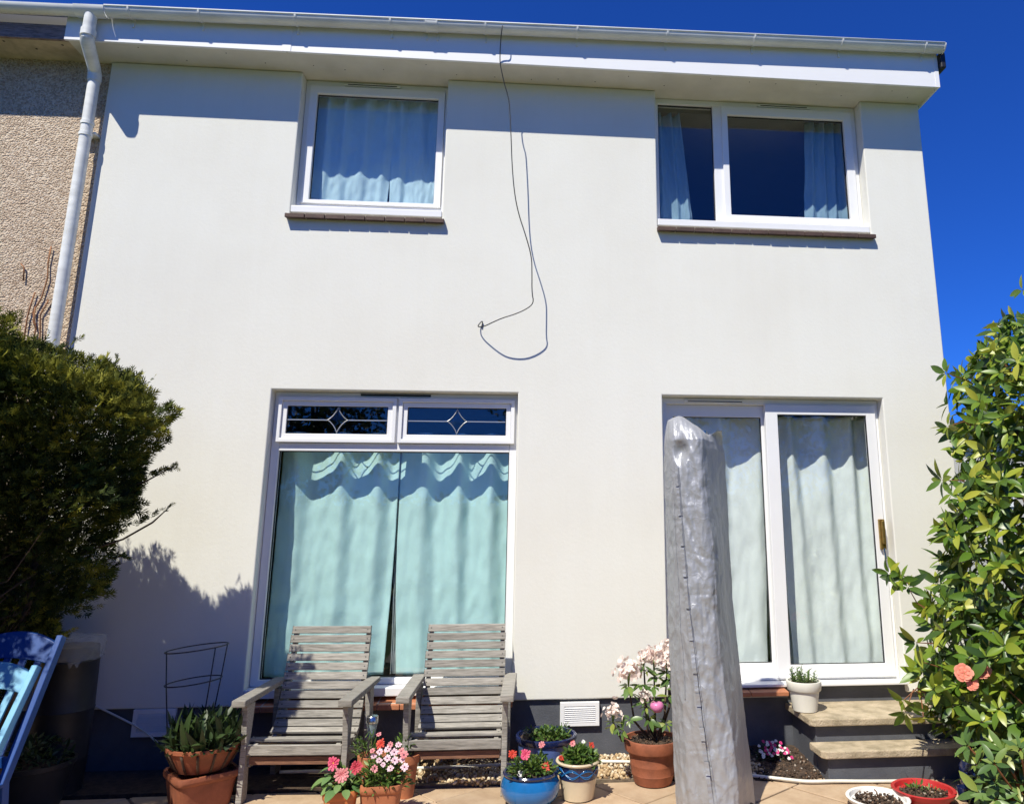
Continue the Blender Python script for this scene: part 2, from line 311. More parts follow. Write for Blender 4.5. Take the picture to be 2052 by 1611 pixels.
def silver():
    m, t, b, L = new_mat('silver_fabric'); co = coords(t, 'Object', (1, 1, 0.75))
    n = ntex(t, co, 19, 5, 0.55); v = t.nodes.new('ShaderNodeTexVoronoi'); v.feature = 'DISTANCE_TO_EDGE'; v.inputs['Scale'].default_value = 8
    w = t.nodes.new('ShaderNodeVectorMath'); w.operation = 'ADD'; n0 = ntex(t, co, 6, 3); sc = t.nodes.new('ShaderNodeVectorMath'); sc.operation = 'SCALE'; sc.inputs['Scale'].default_value = 0.25
    L.new(n0.outputs['Color'], sc.inputs[0]); L.new(co, w.inputs[0]); L.new(sc.outputs[0], w.inputs[1]); L.new(w.outputs[0], v.inputs['Vector'])
    mr = t.nodes.new('ShaderNodeMapRange'); mr.inputs['From Max'].default_value = 0.07; L.new(v.outputs['Distance'], mr.inputs['Value'])
    ad = t.nodes.new('ShaderNodeMath'); ad.operation = 'MULTIPLY_ADD'; ad.inputs[1].default_value = -0.10; L.new(mr.outputs[0], ad.inputs[0]); L.new(n.outputs['Fac'], ad.inputs[2])
    bp = t.nodes.new('ShaderNodeBump'); bp.inputs['Strength'].default_value = 0.7; bp.inputs['Distance'].default_value = 0.011; L.new(ad.outputs[0], bp.inputs['Height']); L.new(bp.outputs[0], b.inputs['Normal'])
    b.inputs['Base Color'].default_value = (0.36, 0.368, 0.388, 1); b.inputs['Metallic'].default_value = 0.28; b.inputs['Roughness'].default_value = 0.42
    return m
M['silver'] = silver()
def film():
    m, t, b, L = new_mat('plastic_film'); b.inputs['Base Color'].default_value = (0.6, 0.62, 0.64, 1); b.inputs['Roughness'].default_value = 0.25
    tr = t.nodes.new('ShaderNodeBsdfTransparent'); mx = t.nodes.new('ShaderNodeMixShader'); mx.inputs[0].default_value = 0.72
    L.new(b.outputs[0], mx.inputs[1]); L.new(tr.outputs[0], mx.inputs[2]); L.new(mx.outputs[0], t.nodes['Material Output'].inputs[0]); return m
M['film'] = film()

# ------------------------------------------------------------------ ground, patio, gravel, soil
structure(MB().add([(-300,-300,-0.05),(300,-300,-0.05),(300,300,-0.05),(-300,300,-0.05)], [(0,1,2,3)]).build('ground', M['lawn']))
patio = structure(MB().box(-2.5, 9.5, -3.6, 0.2, -0.046, -0.014).build('patio', M['bed']))
def clip(poly, nx, ny, c):                          # keep nx*x + ny*y <= c
    out = []
    for i in range(len(poly)):
        a, b = poly[i], poly[(i+1) % len(poly)]; da = nx*a[0]+ny*a[1]-c; db = nx*b[0]+ny*b[1]-c
        if da <= 0: out.append(a)
        if da*db < 0: t_ = da/(da-db); out.append((a[0]+t_*(b[0]-a[0]), a[1]+t_*(b[1]-a[1])))
    return out
ang = R(38); ca, sa = math.cos(ang), math.sin(ang); S = 0.46
for i in range(-22, 24):
    for j in range(-22, 24):
        g = 0.006; cx, cy = i*S, j*S
        q = [(cx+g, cy+g), (cx+S-g, cy+g), (cx+S-g, cy+S-g), (cx+g, cy+S-g)]
        q = [(4.29 + x*ca - y*sa, -0.88 + x*sa + y*ca) for x, y in q]
        for n_ in ((0,1,-0.47), (0,-1,3.55), (1,0,9.4), (-1,0,2.4)): 
            q = clip(q, *n_)
            if len(q) < 3: break
        if len(q) < 3: continue
        ar = abs(sum(q[k][0]*q[(k+1)%len(q)][1]-q[(k+1)%len(q)][0]*q[k][1] for k in range(len(q))))/2
        if ar < 0.004: continue
        k = len(q); dz = random.uniform(-0.003, 0.003)
        mx_ = sum(p[0] for p in q)/k; my_ = sum(p[1] for p in q)/k
        me = bpy.data.meshes.new('slab'); me.from_pydata([(x-mx_,y-my_,-0.035) for x,y in q]+[(x-mx_,y-my_,0.0) for x,y in q], [], [tuple(range(k-1,-1,-1)), tuple(range(k,2*k))]+[(a,(a+1)%k,k+(a+1)%k,k+a) for a in range(k)])
        o = link('slab', me, M['slab'], patio, bevel=0.004, seg=1); o.location = (mx_, my_, dz)

def scatter(name, V, Fc, pos, d, n, s, mat, parent=None, rnd=None, flat=False, kind='stuff'):
    """many copies of one small leaf or stone (V, Fc) as one mesh; local y along d, local z along n"""
    V = np.asarray(V, float); pos = np.asarray(pos, float); N = len(pos); k = len(V)
    d = np.asarray(d, float); d = d/np.linalg.norm(d, axis=1, keepdims=True)
    x = np.cross(d, np.asarray(n, float)); x /= np.linalg.norm(x, axis=1, keepdims=True)+1e-9; z = np.cross(x, d)
    s = np.asarray(s, float)
    if s.ndim == 1: s = np.stack([s]*3, 1)
    P = pos[:,None,:] + (V[None,:,0,None]*s[:,None,0:1])*x[:,None,:] + (V[None,:,1,None]*s[:,None,1:2])*d[:,None,:] + (V[None,:,2,None]*s[:,None,2:3])*z[:,None,:]
    P = P.reshape(-1, 3) - np.array(org(parent))
    m = len(Fc[0]); Fa = np.asarray(Fc, np.int64); A = (Fa[None]+ (np.arange(N)*k)[:,None,None]).reshape(-1)
    me = bpy.data.meshes.new(name); nf = N*len(Fc)
    me.vertices.add(len(P)); me.vertices.foreach_set('co', P.astype(np.float32).ravel())
    me.loops.add(nf*m); me.loops.foreach_set('vertex_index', A.astype(np.int32))
    me.polygons.add(nf); me.polygons.foreach_set('loop_start', (np.arange(nf)*m).astype(np.int32))
    at = me.attributes.new('rnd', 'FLOAT', 'POINT'); rr = rng.random(N) if rnd is None else np.asarray(rnd)
    at.data.foreach_set('value', np.repeat(rr, k).astype(np.float32)); me.update(); me.validate()
    o = link(name, me, mat, parent, smooth=not flat)
    if kind: o['kind'] = kind
    return o
OCT = (np.array([(1,0,0),(-1,0,0),(0,1,0),(0,-1,0),(0,0,1),(0,0,-1)], float), [(0,2,4),(2,1,4),(1,3,4),(3,0,4),(2,0,5),(1,2,5),(3,1,5),(0,3,5)])
def ico():
    bm = bmesh.new(); bmesh.ops.create_icosphere(bm, subdivisions=1, radius=1.0); bm.verts.ensure_lookup_table()
    v = np.array([q.co[:] for q in bm.verts]) * (1 + rng.uniform(-0.14, 0.14, (len(bm.verts), 1))); f = [tuple(x.index for x in q.verts) for q in bm.faces]; bm.free(); return v, f
ICO = ico()
def sph(N):
    v = rng.normal(size=(N,3)); return v/np.linalg.norm(v, axis=1, keepdims=True)
def gravel_edge(x): return -0.45 + 0.03*math.sin(x*5) + 0.02*math.sin(x*13+1)
gp = []
while len(gp) < 6500:
    x = random.uniform(2.5, 5.2); y = random.uniform(-0.5, 0.02)
    if y < gravel_edge(x) + random.gauss(0, 0.012): continue
    gp.append((x, y, 0.008 + 0.03*random.random()))
gp = np.array(gp); sz = rng.uniform(0.007, 0.016, len(gp))
tag(scatter('gravel', *ICO, gp, sph(len(gp)), sph(len(gp)), np.stack([sz*1.2, sz, sz*0.75], 1), M['pebble']), 'honey coloured pebbles along the foot of the house wall', 'gravel')
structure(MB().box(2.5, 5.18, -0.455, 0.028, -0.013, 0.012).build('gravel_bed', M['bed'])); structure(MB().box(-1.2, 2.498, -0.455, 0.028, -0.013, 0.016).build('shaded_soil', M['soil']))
# bare soil left of the steps
sv = []; sf = []; nx_, ny_ = 34, 40
for j in range(ny_+1):
    for i in range(nx_+1):
        x = 5.10 + 0.52*i/nx_; y = -0.60 + 0.63*j/ny_
        e = min(1, 5*min(i/nx_+0.1, j/ny_, 1.2-i/nx_)); sv.append((x, y, -0.008 + e*(0.018 + 0.05*j/ny_) + 0.012*fbm((x*14, y*14, 3))*e))
for j in range(ny_):
    for i in range(nx_): a = j*(nx_+1)+i; sf.append((a, a+1, a+nx_+2, a+nx_+1))
structure(MB().add(sv, sf).build('soil_bed', M['soil'], smooth=True))
cp = np.stack([rng.uniform(5.13, 5.62, 700), rng.uniform(-0.57, -0.02, 700), np.zeros(700)], 1); cp[:,2] = 0.012 + 0.05*(cp[:,1]+0.6)/0.63
cs = rng.uniform(0.003, 0.011, 700)
tag(scatter('soil_crumbs', *OCT, cp, sph(700), sph(700), np.stack([cs*1.5, cs, cs*0.6], 1), M['crumb'], flat=True), 'loose soil and chippings on the bare bed beside the steps', 'soil')

# ------------------------------------------------------------------ the white house
XR = 7.07; ZE = 5.485
house = thing('house', (3.5, 0, 0), 'white rendered two storey house with grey plinth under a blue sky', 'house')
def facade(x0, x1, z0, z1, y0, y1, holes, name, mat, parent):
    xs = sorted({x0, x1, *[h[0] for h in holes], *[h[1] for h in holes]}); zs = sorted({z0, z1, *[h[2] for h in holes], *[min(h[3], z1) for h in holes]})
    idx = {}; vs = []; fs = []
    def V(x, y, z):
        k = (round(x,5), y, round(z,5))
        if k not in idx: idx[k] = len(vs); vs.append((x, y, z))
        return idx[k]
    def solid(i, j):
        if not (0 <= i < len(xs)-1 and 0 <= j < len(zs)-1): return False
        xm, zm = (xs[i]+xs[i+1])/2, (zs[j]+zs[j+1])/2
        return not any(h[0] < xm < h[1] and h[2] < zm < h[3] for h in holes)
    for i in range(len(xs)-1):
        for j in range(len(zs)-1):
            if not solid(i, j): continue
            a, b, c, d = xs[i], xs[i+1], zs[j], zs[j+1]
            fs.append((V(a,y0,c), V(b,y0,c), V(b,y0,d), V(a,y0,d))); fs.append((V(b,y1,c), V(a,y1,c), V(a,y1,d), V(b,y1,d)))
            if not solid(i-1, j): fs.append((V(a,y1,c), V(a,y0,c), V(a,y0,d), V(a,y1,d)))
            if not solid(i+1, j): fs.append((V(b,y0,c), V(b,y1,c), V(b,y1,d), V(b,y0,d)))
            if not solid(i, j-1): fs.append((V(a,y1,c), V(b,y1,c), V(b,y0,c), V(a,y0,c)))
            if not solid(i, j+1): fs.append((V(a,y0,d), V(b,y0,d), V(b,y1,d), V(a,y1,d)))
    return MB().add(vs, fs).build(name, mat, parent, bevel=0.012, seg=3)
UL = (1.555, 2.785, 4.17, ZE); UR = (4.61, 6.51, 4.17, ZE); LL = (1.54, 3.45, 0.42, 2.72); DR = (4.62, 6.49, 0.42, 2.72)
facade(0.0, XR, 0.42, ZE - 0.002, 0.0, 0.27, [UL, UR, LL, DR], 'wall', M['render'], house)
pl = [(0.004,-0.2),(XR-0.004,-0.2),(XR-0.004,0.418),(6.495,0.418),(6.495,0.478),(4.617,0.478),(4.617,0.418),(0.004,0.418)]; k = len(pl)
MB().add([(x,0.03,z) for x,z in pl]+[(x,0.26,z) for x,z in pl], [tuple(range(k)), tuple(range(2*k-1,k-1,-1))]+[(a,k+a,k+(a+1)%k,(a+1)%k) for a in range(k)]).build('plinth', M['plinth'], house, bevel=0.004)
m = MB(); m.box(XR-0.25, XR, 0.272, 7.0, 0.42, ZE-0.004); m.build('side_wall', M['render'], house)
m = MB(); m.box(XR-0.24, XR-0.03, 0.262, 7.0, -0.2, 0.418); m.build('side_plinth', M['plinth'], house)
m = MB(); m.box(0, XR, 7.002, 7.25, -0.2, ZE-0.004); m.build('rear_wall', M['render'], house)
# rooms behind the windows
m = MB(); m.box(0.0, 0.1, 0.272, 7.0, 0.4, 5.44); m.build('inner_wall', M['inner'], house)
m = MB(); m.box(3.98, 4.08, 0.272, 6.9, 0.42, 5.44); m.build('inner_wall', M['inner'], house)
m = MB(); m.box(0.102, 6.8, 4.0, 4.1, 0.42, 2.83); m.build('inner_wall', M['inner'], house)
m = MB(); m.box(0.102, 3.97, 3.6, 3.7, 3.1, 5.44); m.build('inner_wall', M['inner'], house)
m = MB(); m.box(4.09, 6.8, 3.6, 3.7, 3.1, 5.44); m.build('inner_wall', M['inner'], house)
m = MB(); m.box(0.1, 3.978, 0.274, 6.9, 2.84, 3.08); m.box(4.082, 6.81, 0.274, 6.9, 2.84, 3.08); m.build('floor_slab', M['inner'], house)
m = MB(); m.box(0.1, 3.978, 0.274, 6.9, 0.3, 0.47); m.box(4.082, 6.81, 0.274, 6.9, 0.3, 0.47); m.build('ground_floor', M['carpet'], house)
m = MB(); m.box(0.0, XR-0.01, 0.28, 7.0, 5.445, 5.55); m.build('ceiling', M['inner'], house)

# eaves
sof = MB().add([(-0.2,-0.262,ZE+0.001),(XR+0.03,-0.262,ZE+0.001),(XR+0.03,0.28,ZE+0.001),(-0.2,0.28,ZE+0.001),(-0.2,-0.262,ZE+0.012),(XR+0.03,-0.262,ZE+0.012),(XR+0.03,0.28,ZE+0.012),(-0.2,0.28,ZE+0.012)],
    [(0,1,2,3)[::-1],(4,5,6,7),(0,1,5,4),(1,2,6,5),(2,3,7,6),(3,0,4,7)]).build('soffit', M['soffit'], house)
xx = 0.35
while xx < 7.0:
    MB().lathe([(0.0045, -0.002), (0.0045, 0.003)], (xx + random.uniform(-.04,.04), random.choice((-0.2,-0.08)) + random.uniform(-.02,.02), ZE), 8).build('screw', M['screw'], sof); xx += random.uniform(0.22, 0.42)
f = MB().box(-0.215, 1.5, -0.285, -0.264, ZE-0.008, 5.748).build('fascia', M['fascia'], house, bevel=0.003)
x0, x1 = 1.512, XR+0.05; z0 = ZE-0.008; za, zb = 5.752, 5.838
MB().add([(x0,-0.285,z0),(x1,-0.285,z0),(x1,-0.264,z0),(x0,-0.264,z0),(x0,-0.285,za),(x1,-0.285,zb),(x1,-0.264,zb),(x0,-0.264,za)], [(0,3,2,1),(4,5,6,7),(0,1,5,4),(1,2,6,5),(2,3,7,6),(3,0,4,7)]).build('fascia', M['fascia'], house, bevel=0.003)
MB().box(1.47, 1.54, -0.289, -0.2855, ZE-0.009, 5.748).build('joint_cover', M['fascia'], house, bevel=0.001)
MB().box(XR+0.012, XR+0.05, -0.289, -0.2855, ZE-0.01, 5.83).build('corner_trim', M['fascia'], house, bevel=0.001)
MB().add([(XR+0.032,-0.263,ZE-0.006),(XR+0.05,-0.263,ZE-0.006),(XR+0.05,4.0,ZE-0.006),(XR+0.032,4.0,ZE-0.006),(XR+0.032,-0.263,5.745),(XR+0.05,-0.263,5.745),(XR+0.05,4.0,7.19),(XR+0.032,4.0,7.19)],
    [(3,2,1,0),(4,5,6,7),(0,1,5,4),(1,2,6,5),(2,3,7,6),(3,0,4,7)]).build('bargeboard', M['fascia'], house)
MB().add([(0,-0.27,5.775),(XR+0.09,-0.27,5.775),(XR+0.09,4.0,7.25),(0,4.0,7.25),(0,-0.262,5.75),(XR+0.09,-0.262,5.75),(XR+0.09,4.0,7.20),(0,4.0,7.20),(0,7.5,5.87),(XR+0.09,7.5,5.87),(0,7.5,5.83),(XR+0.09,7.5,5.83)],
    [(0,1,2,3),(7,6,5,4),(0,4,5,1),(1,5,6,2),(3,2,9,8),(7,10,11,6),(8,9,11,10),(2,6,11,9),(0,3,7,4),(3,8,10,7)]).build('roof', M['roof'], house)
MB().box(XR+0.053, XR+0.105, -0.33, -0.2, 5.645, 5.80).build('verge_end', M['black'], house, bevel=0.012)
# gutter
def gz(x): return 5.727 + 0.0172*x
gy, gr = -0.345, 0.058
def gutter_mesh(x0, x1, r0, name, mat, parent, th=0.005, over=0.0):
    mb = MB(); n = 14; vs = []
    for x in (x0, x1):
        for rr in (r0+over, r0-th):
            for k in range(n+1):
                a = math.pi + math.pi*k/n; vs.append((x, gy + rr*math.cos(a), gz(x) - 0.012 + rr*math.sin(a)*1.02))
    k1 = n+1; fs = []
    for k in range(n):
        fs += [(k, k+1, 2*k1+k+1, 2*k1+k)[::-1], (k1+k, 3*k1+k, 3*k1+k+1, k1+k+1)[::-1], (k, k1+k, k1+k+1, k+1)[::-1], (2*k1+k, 2*k1+k+1, 3*k1+k+1, 3*k1+k)[::-1]]
    fs += [(0, 2*k1, 3*k1, k1), (n, k1+n, 3*k1+n, 2*k1+n)]
    mb.add(vs, fs)
    return mb.build(name, mat, parent, smooth='auto')
gut = gutter_mesh(0.12, 7.135, gr, 'gutter', M['gutter'], house)
MB().tube([(0.12, gy-gr, gz(.12)-0.010), (7.135, gy-gr, gz(7.135)-0.010)], 0.008, 8).build('gutter_lip', M['gutter'], gut, smooth=True)
def clipper(x, w=0.014, name='bracket'):
    o = gutter_mesh(x-w/2, x+w/2, gr, name, M['gutter'], gut, 0.001, 0.006)
    MB().box(x-w/2, x+w/2, -0.297, -0.2852, gz(x)-0.12, gz(x)-0.045).build('bracket_plate', M['gutter'], gut)
for x in (0.30, 0.836, 1.587, 2.344, 3.12, 3.887, 4.656, 5.419, 6.204, 6.965): clipper(x)
gutter_mesh(2.63, 2.72, gr, 'gutter_union', M['gutter'], gut, 0.001, 0.004); clipper(2.632, 0.012, 'union_clip'); clipper(2.72, 0.012, 'union_clip')
MB().lathe([(0.001, 0), (0.06, 0.001), (0.06, 0.006), (0.001, 0.007)], (0, 0, 0), 24)
ec = MB(); n = 16
ec.add([(7.136, gy+0.0635*math.cos(math.pi+math.pi*k/n), gz(7.13)-0.012+0.0635*math.sin(math.pi+math.pi*k/n)) for k in range(n+1)]+[(7.146, gy+0.0635*math.cos(math.pi+math.pi*k/n), gz(7.13)-0.012+0.0635*math.sin(math.pi+math.pi*k/n)) for k in range(n+1)],
       [tuple(range(n, -1, -1)), tuple(range(n+1, 2*n+2))]+[(k, k+1, n+2+k, n+1+k) for k in range(n)]+[(n, 0, n+1, 2*n+1)])
ec.build('stop_end', M['gutter'], gut)
# running outlet and downpipe
out = gutter_mesh(-0.11, 0.118, gr, 'outlet', M['gutter'], house, 0.001, 0.007)
dp = MB().tube([(0.0,gy,gz(0)-0.05),(0.0,gy,5.47),(-0.003,gy+0.01,5.44)], [0.045]*3, 20).build('downpipe', M['gutter'], house, smooth='auto')
MB().tube([(0.0,gy,5.53),(0.0,gy,5.515),(0.0,gy,5.50),(0.0,gy,5.47)], [0.053,0.053,0.053,0.053], 20).build('pipe_collar', M['gutter'], dp, smooth='auto')
MB().tube([(0.0,gy,5.46),(-0.003,gy+0.012,5.43),(-0.055,-0.115,5.335),(-0.062,-0.09,5.30),(-0.062,-0.085,5.25)], [0.05,0.05,0.047,0.05,0.05], 20).build('swan_neck', M['gutter'], dp, smooth='auto')
MB().tube([(-0.062,-0.085,5.26),(-0.062,-0.085,0.05)], 0.043, 20).build('pipe_shaft', M['gutter'], dp, smooth='auto')
for z in (5.25, 4.86, 4.76, 3.0, 1.4):
    MB().tube([(-0.062,-0.085,z-0.014),(-0.062,-0.085,z+0.014)], 0.049, 20).build('pipe_collar', M['gutter'], dp, smooth='auto')
for z in (4.80, 2.2): MB().box(-0.13,-0.012,-0.05,0.028,z-0.012,z+0.012).build('pipe_bracket', M['gutter'], dp, bevel=0.004)

# windows
def frame(name, parent, rings, boxes=(), mat='upvc', bevel=0.004):
    mb = MB()
    for r_ in rings: mb.ring(*r_)
    for b_ in boxes: mb.box(*b_)
    return mb.build(name, M[mat], parent, bevel=bevel)
def pane(parent, x0, x1, z0, z1, y):
    return MB().box(x0-0.01, x1+0.01, y, y+0.006, z0-0.01, z1+0.01).build('pane', M['glass'], parent)
def gasket(parent, x0, x1, z0, z1, y): return MB().ring(x0-0.002, x1+0.002, z0-0.002, z1+0.002, 0.007, y-0.004, y+0.012).build('gasket', M['black'], parent)
def glazing(parent, x0, x1, z0, z1, y): gasket(parent, x0, x1, z0, z1, y); return pane(parent, x0, x1, z0, z1, y)
def vent(parent, x0, x1, z, y):
    MB().box(x0, x1, y-0.014, y, z-0.014, z+0.014).build('trickle_vent', M['upvc'], parent, bevel=0.004)
    MB().box(x0+0.03, x1-0.03, y-0.0165, y-0.0142, z-0.006, z+0.001).build('vent_slot', M['black'], parent)
def sill_tiles(name, x0, x1, ztop, y0, y1, w, mat, drop=0.03, th=0.036):
    s_ = MB().add([(x0+0.004,y0+0.02,ztop-th-0.022),(x1-0.004,y0+0.02,ztop-th-0.022),(x1-0.004,y1,ztop-th+0.004),(x0+0.004,y1,ztop-th+0.004),(x0+0.004,y0+0.02,ztop-0.022),(x1-0.004,y0+0.02,ztop-0.022),(x1-0.004,y1,ztop-0.004),(x0+0.004,y1,ztop-0.004)],
        [(3,2,1,0),(4,5,6,7),(0,1,5,4),(1,2,6,5),(2,3,7,6),(3,0,4,7)]).build(name, M['mortar'], house)
    n = max(1, round((x1-x0)/w)); d = (x1-x0)/n
    for k in range(n):
        a, b = x0+k*d+0.003, x0+(k+1)*d-0.003; j = random.uniform(-0.003, 0.003)
        MB().add([(a,y0+j,ztop-th-drop),(b,y0+j,ztop-th-drop),(b,y1,ztop-th),(a,y1,ztop-th),(a,y0+j,ztop-drop),(b,y0+j,ztop-drop),(b,y1,ztop),(a,y1,ztop)],
            [(3,2,1,0),(4,5,6,7),(0,1,5,4),(1,2,6,5),(2,3,7,6),(3,0,4,7)]).build('tile', mat, s_, bevel=0.004)
    return s_
YF = 0.10
# upper left
w = frame('window', house, [(1.557, 2.783, 4.262, 5.483, (0.035,0.03,0.068,0.05), 0.12, 0.19)]); tag(w, 'upper floor window with a single sash and pale blue curtains')
s_ = frame('sash', w, [(1.594, 2.752, 4.332, 5.43, (0.066,0.057,0.031,0.075), 0.10, 0.165)]); glazing(w, 1.66, 2.695, 4.363, 5.355, 0.135)
vent(w, 1.88, 2.36, 5.457, 0.12); MB().box(1.558, 2.782, 0.0, 0.19, 4.20, 4.26).build('sub_sill', M['upvc'], w, bevel=0.006)
sill_tiles('window_sill', 1.53, 2.81, 4.195, -0.055, 0.1, 0.16, M['sill_tile'])
# upper right
w = frame('window', house, [(4.612, 6.508, 4.262, 5.483, (0.043,0.04,0.045,0.05), 0.12, 0.19)], [(5.16, 5.243, 0.121, 0.189, 4.308, 5.432)]); tag(w, 'wide upper floor window with a narrow fixed light beside a sash')
frame('sash', w, [(5.238, 6.467, 4.305, 5.432, (0.055,0.078,0.063,0.086), 0.10, 0.165)]); glazing(w, 4.656, 5.159, 4.308, 5.431, 0.15); glazing(w, 5.295, 6.387, 4.37, 5.344, 0.135)
vent(w, 5.58, 6.08, 5.458, 0.12); MB().box(4.613, 6.507, 0.0, 0.19, 4.20, 4.26).build('sub_sill', M['upvc'], w, bevel=0.006)
sill_tiles('window_sill', 4.60, 6.535, 4.195, -0.055, 0.1, 0.16, M['sill_tile'])
# lower left, with two leaded top lights
w = frame('window', house, [(1.542, 3.448, 0.532, 2.718, (0.06,0.06,0.044,0.06), YF, YF+0.07)], [(1.603, 3.387, YF+0.001, YF+0.069, 2.253, 2.315), (2.47, 2.525, YF+0.001, YF+0.069, 2.316, 2.657)]); tag(w, 'large ground floor window with two leaded top lights')
glazing(w, 1.603, 3.387, 0.577, 2.252, YF+0.03); MB().box(1.543, 3.447, -0.012, YF+0.07, 0.47, 0.529).build('sub_sill', M['upvc'], w, bevel=0.006)
for a, b in ((1.575, 2.488), (2.507, 3.425)):
    s_ = frame('sash', w, [(a, b, 2.318, 2.675, (0.03,0.03,0.03,0.03), YF-0.03, YF+0.03), (a+0.031, b-0.031, 2.349, 2.644, (0.037,0.037,0.037,0.037), YF-0.012, YF+0.028)])
    pane(s_, a+0.068, b-0.068, 2.386, 2.607, YF+0.002); gasket(s_, a+0.068, b-0.068, 2.386, 2.607, YF+0.0)
    c = (a+b)/2; zc = 2.497; yl = YF-0.001; lm = MB()
    lm.box(a+0.07, c-0.08, yl-0.003, yl, zc-0.004, zc+0.004); lm.box(c+0.08, b-0.07, yl-0.003, yl, zc-0.004, zc+0.004)
    dv = []
    for k in range(25):                                  # a diamond with hollow sides
        t_ = 2*math.pi*k/24; qx = abs(math.cos(t_))**2.7*math.copysign(1, math.cos(t_)); qz = abs(math.sin(t_))**2.7*math.copysign(1, math.sin(t_)); dv.append((c+0.08*qx, yl-0.0015, zc+0.104*qz))
    lm.tube(dv, 0.004, 6, False); lm.build('leading', M['lead'], s_)
    MB().add([(c + 0.86*(q[0]-c), yl-0.002, zc + 0.86*(q[2]-zc)) for q in dv[:-1]]+[(c, yl-0.012, zc)], [(k, (k+1) % 24, 24) for k in range(24)]).build('bevelled_diamond', M['glass'], s_)
MB().box(2.2, 2.75, YF-0.012, YF, 2.695, 2.708).build('trickle_vent', M['black'], w)
sill_tiles('window_sill', 1.53, 3.46, 0.455, -0.09, 0.09, 0.16, M['quarry'], 0.025)
# patio door
d = frame('patio_door', house, [(4.622, 6.488, 0.505, 2.718, (0.05,0.035,0.02,0.05), 0.10, 0.20)]); tag(d, 'white sliding patio door with two tall panes')
frame('door_panel', d, [(4.673, 5.56, 0.526, 2.667, (0.06,0.08,0.1,0.10), 0.14, 0.18)]); glazing(d, 4.733, 5.48, 0.626, 2.567, 0.155)
dpn = frame('door_panel', d, [(5.50, 6.452, 0.522, 2.667, (0.104,0.08,0.098,0.082), 0.075, 0.125)]); glazing(d, 5.604, 6.372, 0.62, 2.585, 0.09)
vent(d, 4.82, 5.34, 2.69, 0.10)
h_ = MB().box(6.398, 6.445, 0.045, 0.0748, 1.49, 1.73).build('handle', M['brass'], dpn, bevel=0.006); MB().box(6.408, 6.434, 0.018, 0.0445, 1.53, 1.72).build('handle_grip', M['brass'], dpn, bevel=0.008)
MB().tube([(6.425,0.05,1.50),(6.43,0.045,1.42)], 0.010, 10).build('latch_lever', M['steel'], dpn, smooth='auto')
MB().box(4.621, 6.489, -0.035, 0.20, 0.482, 0.503).build('threshold', M['upvc'], d, bevel=0.005)
sill_tiles('tile_ledge', 4.64, 5.515, 0.478, -0.115, 0.03, 0.29, M['quarry'], 0.012, 0.03)

# air vents in the plinth
def air_vent(x0, x1, z0, z1, lab):
    v = thing('air_vent', ((x0+x1)/2, 0.03, z0), lab, 'air vent', 'plinth air vents')
    MB().box(x0, x1, 0.008, 0.0298, z0, z1).build('backing', M['upvc'], v, bevel=0.003)
    MB().ring(x0+0.001, x1-0.001, z0+0.001, z1-0.001, 0.03, -0.006, 0.0078).build('frame', M['upvc'], v, bevel=0.003)
    n = 8
    for k in range(n):
        z = z0+0.036+(z1-z0-0.072)*k/(n-1)
        MB().add([(x0+0.032,-0.008,z-0.008),(x1-0.032,-0.008,z-0.008),(x1-0.032,0.0076,z+0.004),(x0+0.032,0.0076,z+0.004),(x0+0.032,-0.008,z-0.005),(x1-0.032,-0.008,z-0.005),(x1-0.032,0.0076,z+0.007),(x0+0.032,0.0076,z+0.007)],
            [(3,2,1,0),(4,5,6,7),(0,1,5,4),(1,2,6,5),(2,3,7,6),(3,0,4,7)]).build('louvre', M['upvc'], v)
air_vent(3.808, 4.10, 0.235, 0.402, 'white louvred air vent above the slate blue planter')
air_vent(0.805, 1.09, 0.235, 0.418, 'white louvred air vent in shade behind the tulip leaves')

# steps
st = thing('steps', (6.1, 0, 0), 'two grey painted steps with concrete treads up to the patio door', 'steps')
MB().box(5.575, 6.75, -0.435, 0.028, -0.1, 0.31).build('riser', M['plinth'], st, bevel=0.006)
MB().box(5.578, 6.75, -0.625, -0.437, -0.1, 0.155).build('riser', M['plinth'], st, bevel=0.006)
def tread(y0, y1, z):
    vs = [(5.525,y1),(5.525,y0+0.03),(5.555,y0),(6.80,y0),(6.80,y1)]; mb = MB(); k = 5
    mb.add([(x,y,z-0.048) for x,y in vs]+[(x,y,z) for x,y in vs], [tuple(range(k-1,-1,-1)), tuple(range(k,2*k))]+[(a,(a+1)%k,k+(a+1)%k,k+a) for a in range(k)])
    mb.v = [v for v in mb.v]; return mb.build('tread', M['concrete'], st, bevel=0.008)
tread(-0.485, 0.029, 0.36); tread(-0.672, -0.437, 0.205)

# ------------------------------------------------------------------ neighbour house on the left
nb = thing('neighbour_house', (-4, 0, 0), 'beige pebbledashed house adjoining the white one, with weathered brown fascia', 'house')
MB().box(-8, -0.002, 0.03, 0.3, -0.2, 5.49).build('wall', M['pebbledash'], nb)
MB().box(-8, -0.216, -0.262, -0.238, ZE+0.003, 5.62).build('fascia', M['old_fascia'], nb, bevel=0.004)
MB().box(-8, -0.216, -0.232, -0.19, 5.622, 5.745).build('upper_fascia', M['black'], nb)
osf = MB().box(-8, -0.201, -0.236, 0.029, ZE+0.004, ZE+0.02).build('soffit', M['old_soffit'], nb)
for x, y in ((-0.72,-0.2),(-0.28,-0.19),(-0.52,-0.12),(-1.1,-0.19)): MB().lathe([(0.009,-0.002),(0.009,0.004)], (x, y, ZE+0.004), 10).build('screw_hole', M['screw'], osf)
gutter_mesh(-8, -0.112, gr, 'gutter', M['gutter'], nb)
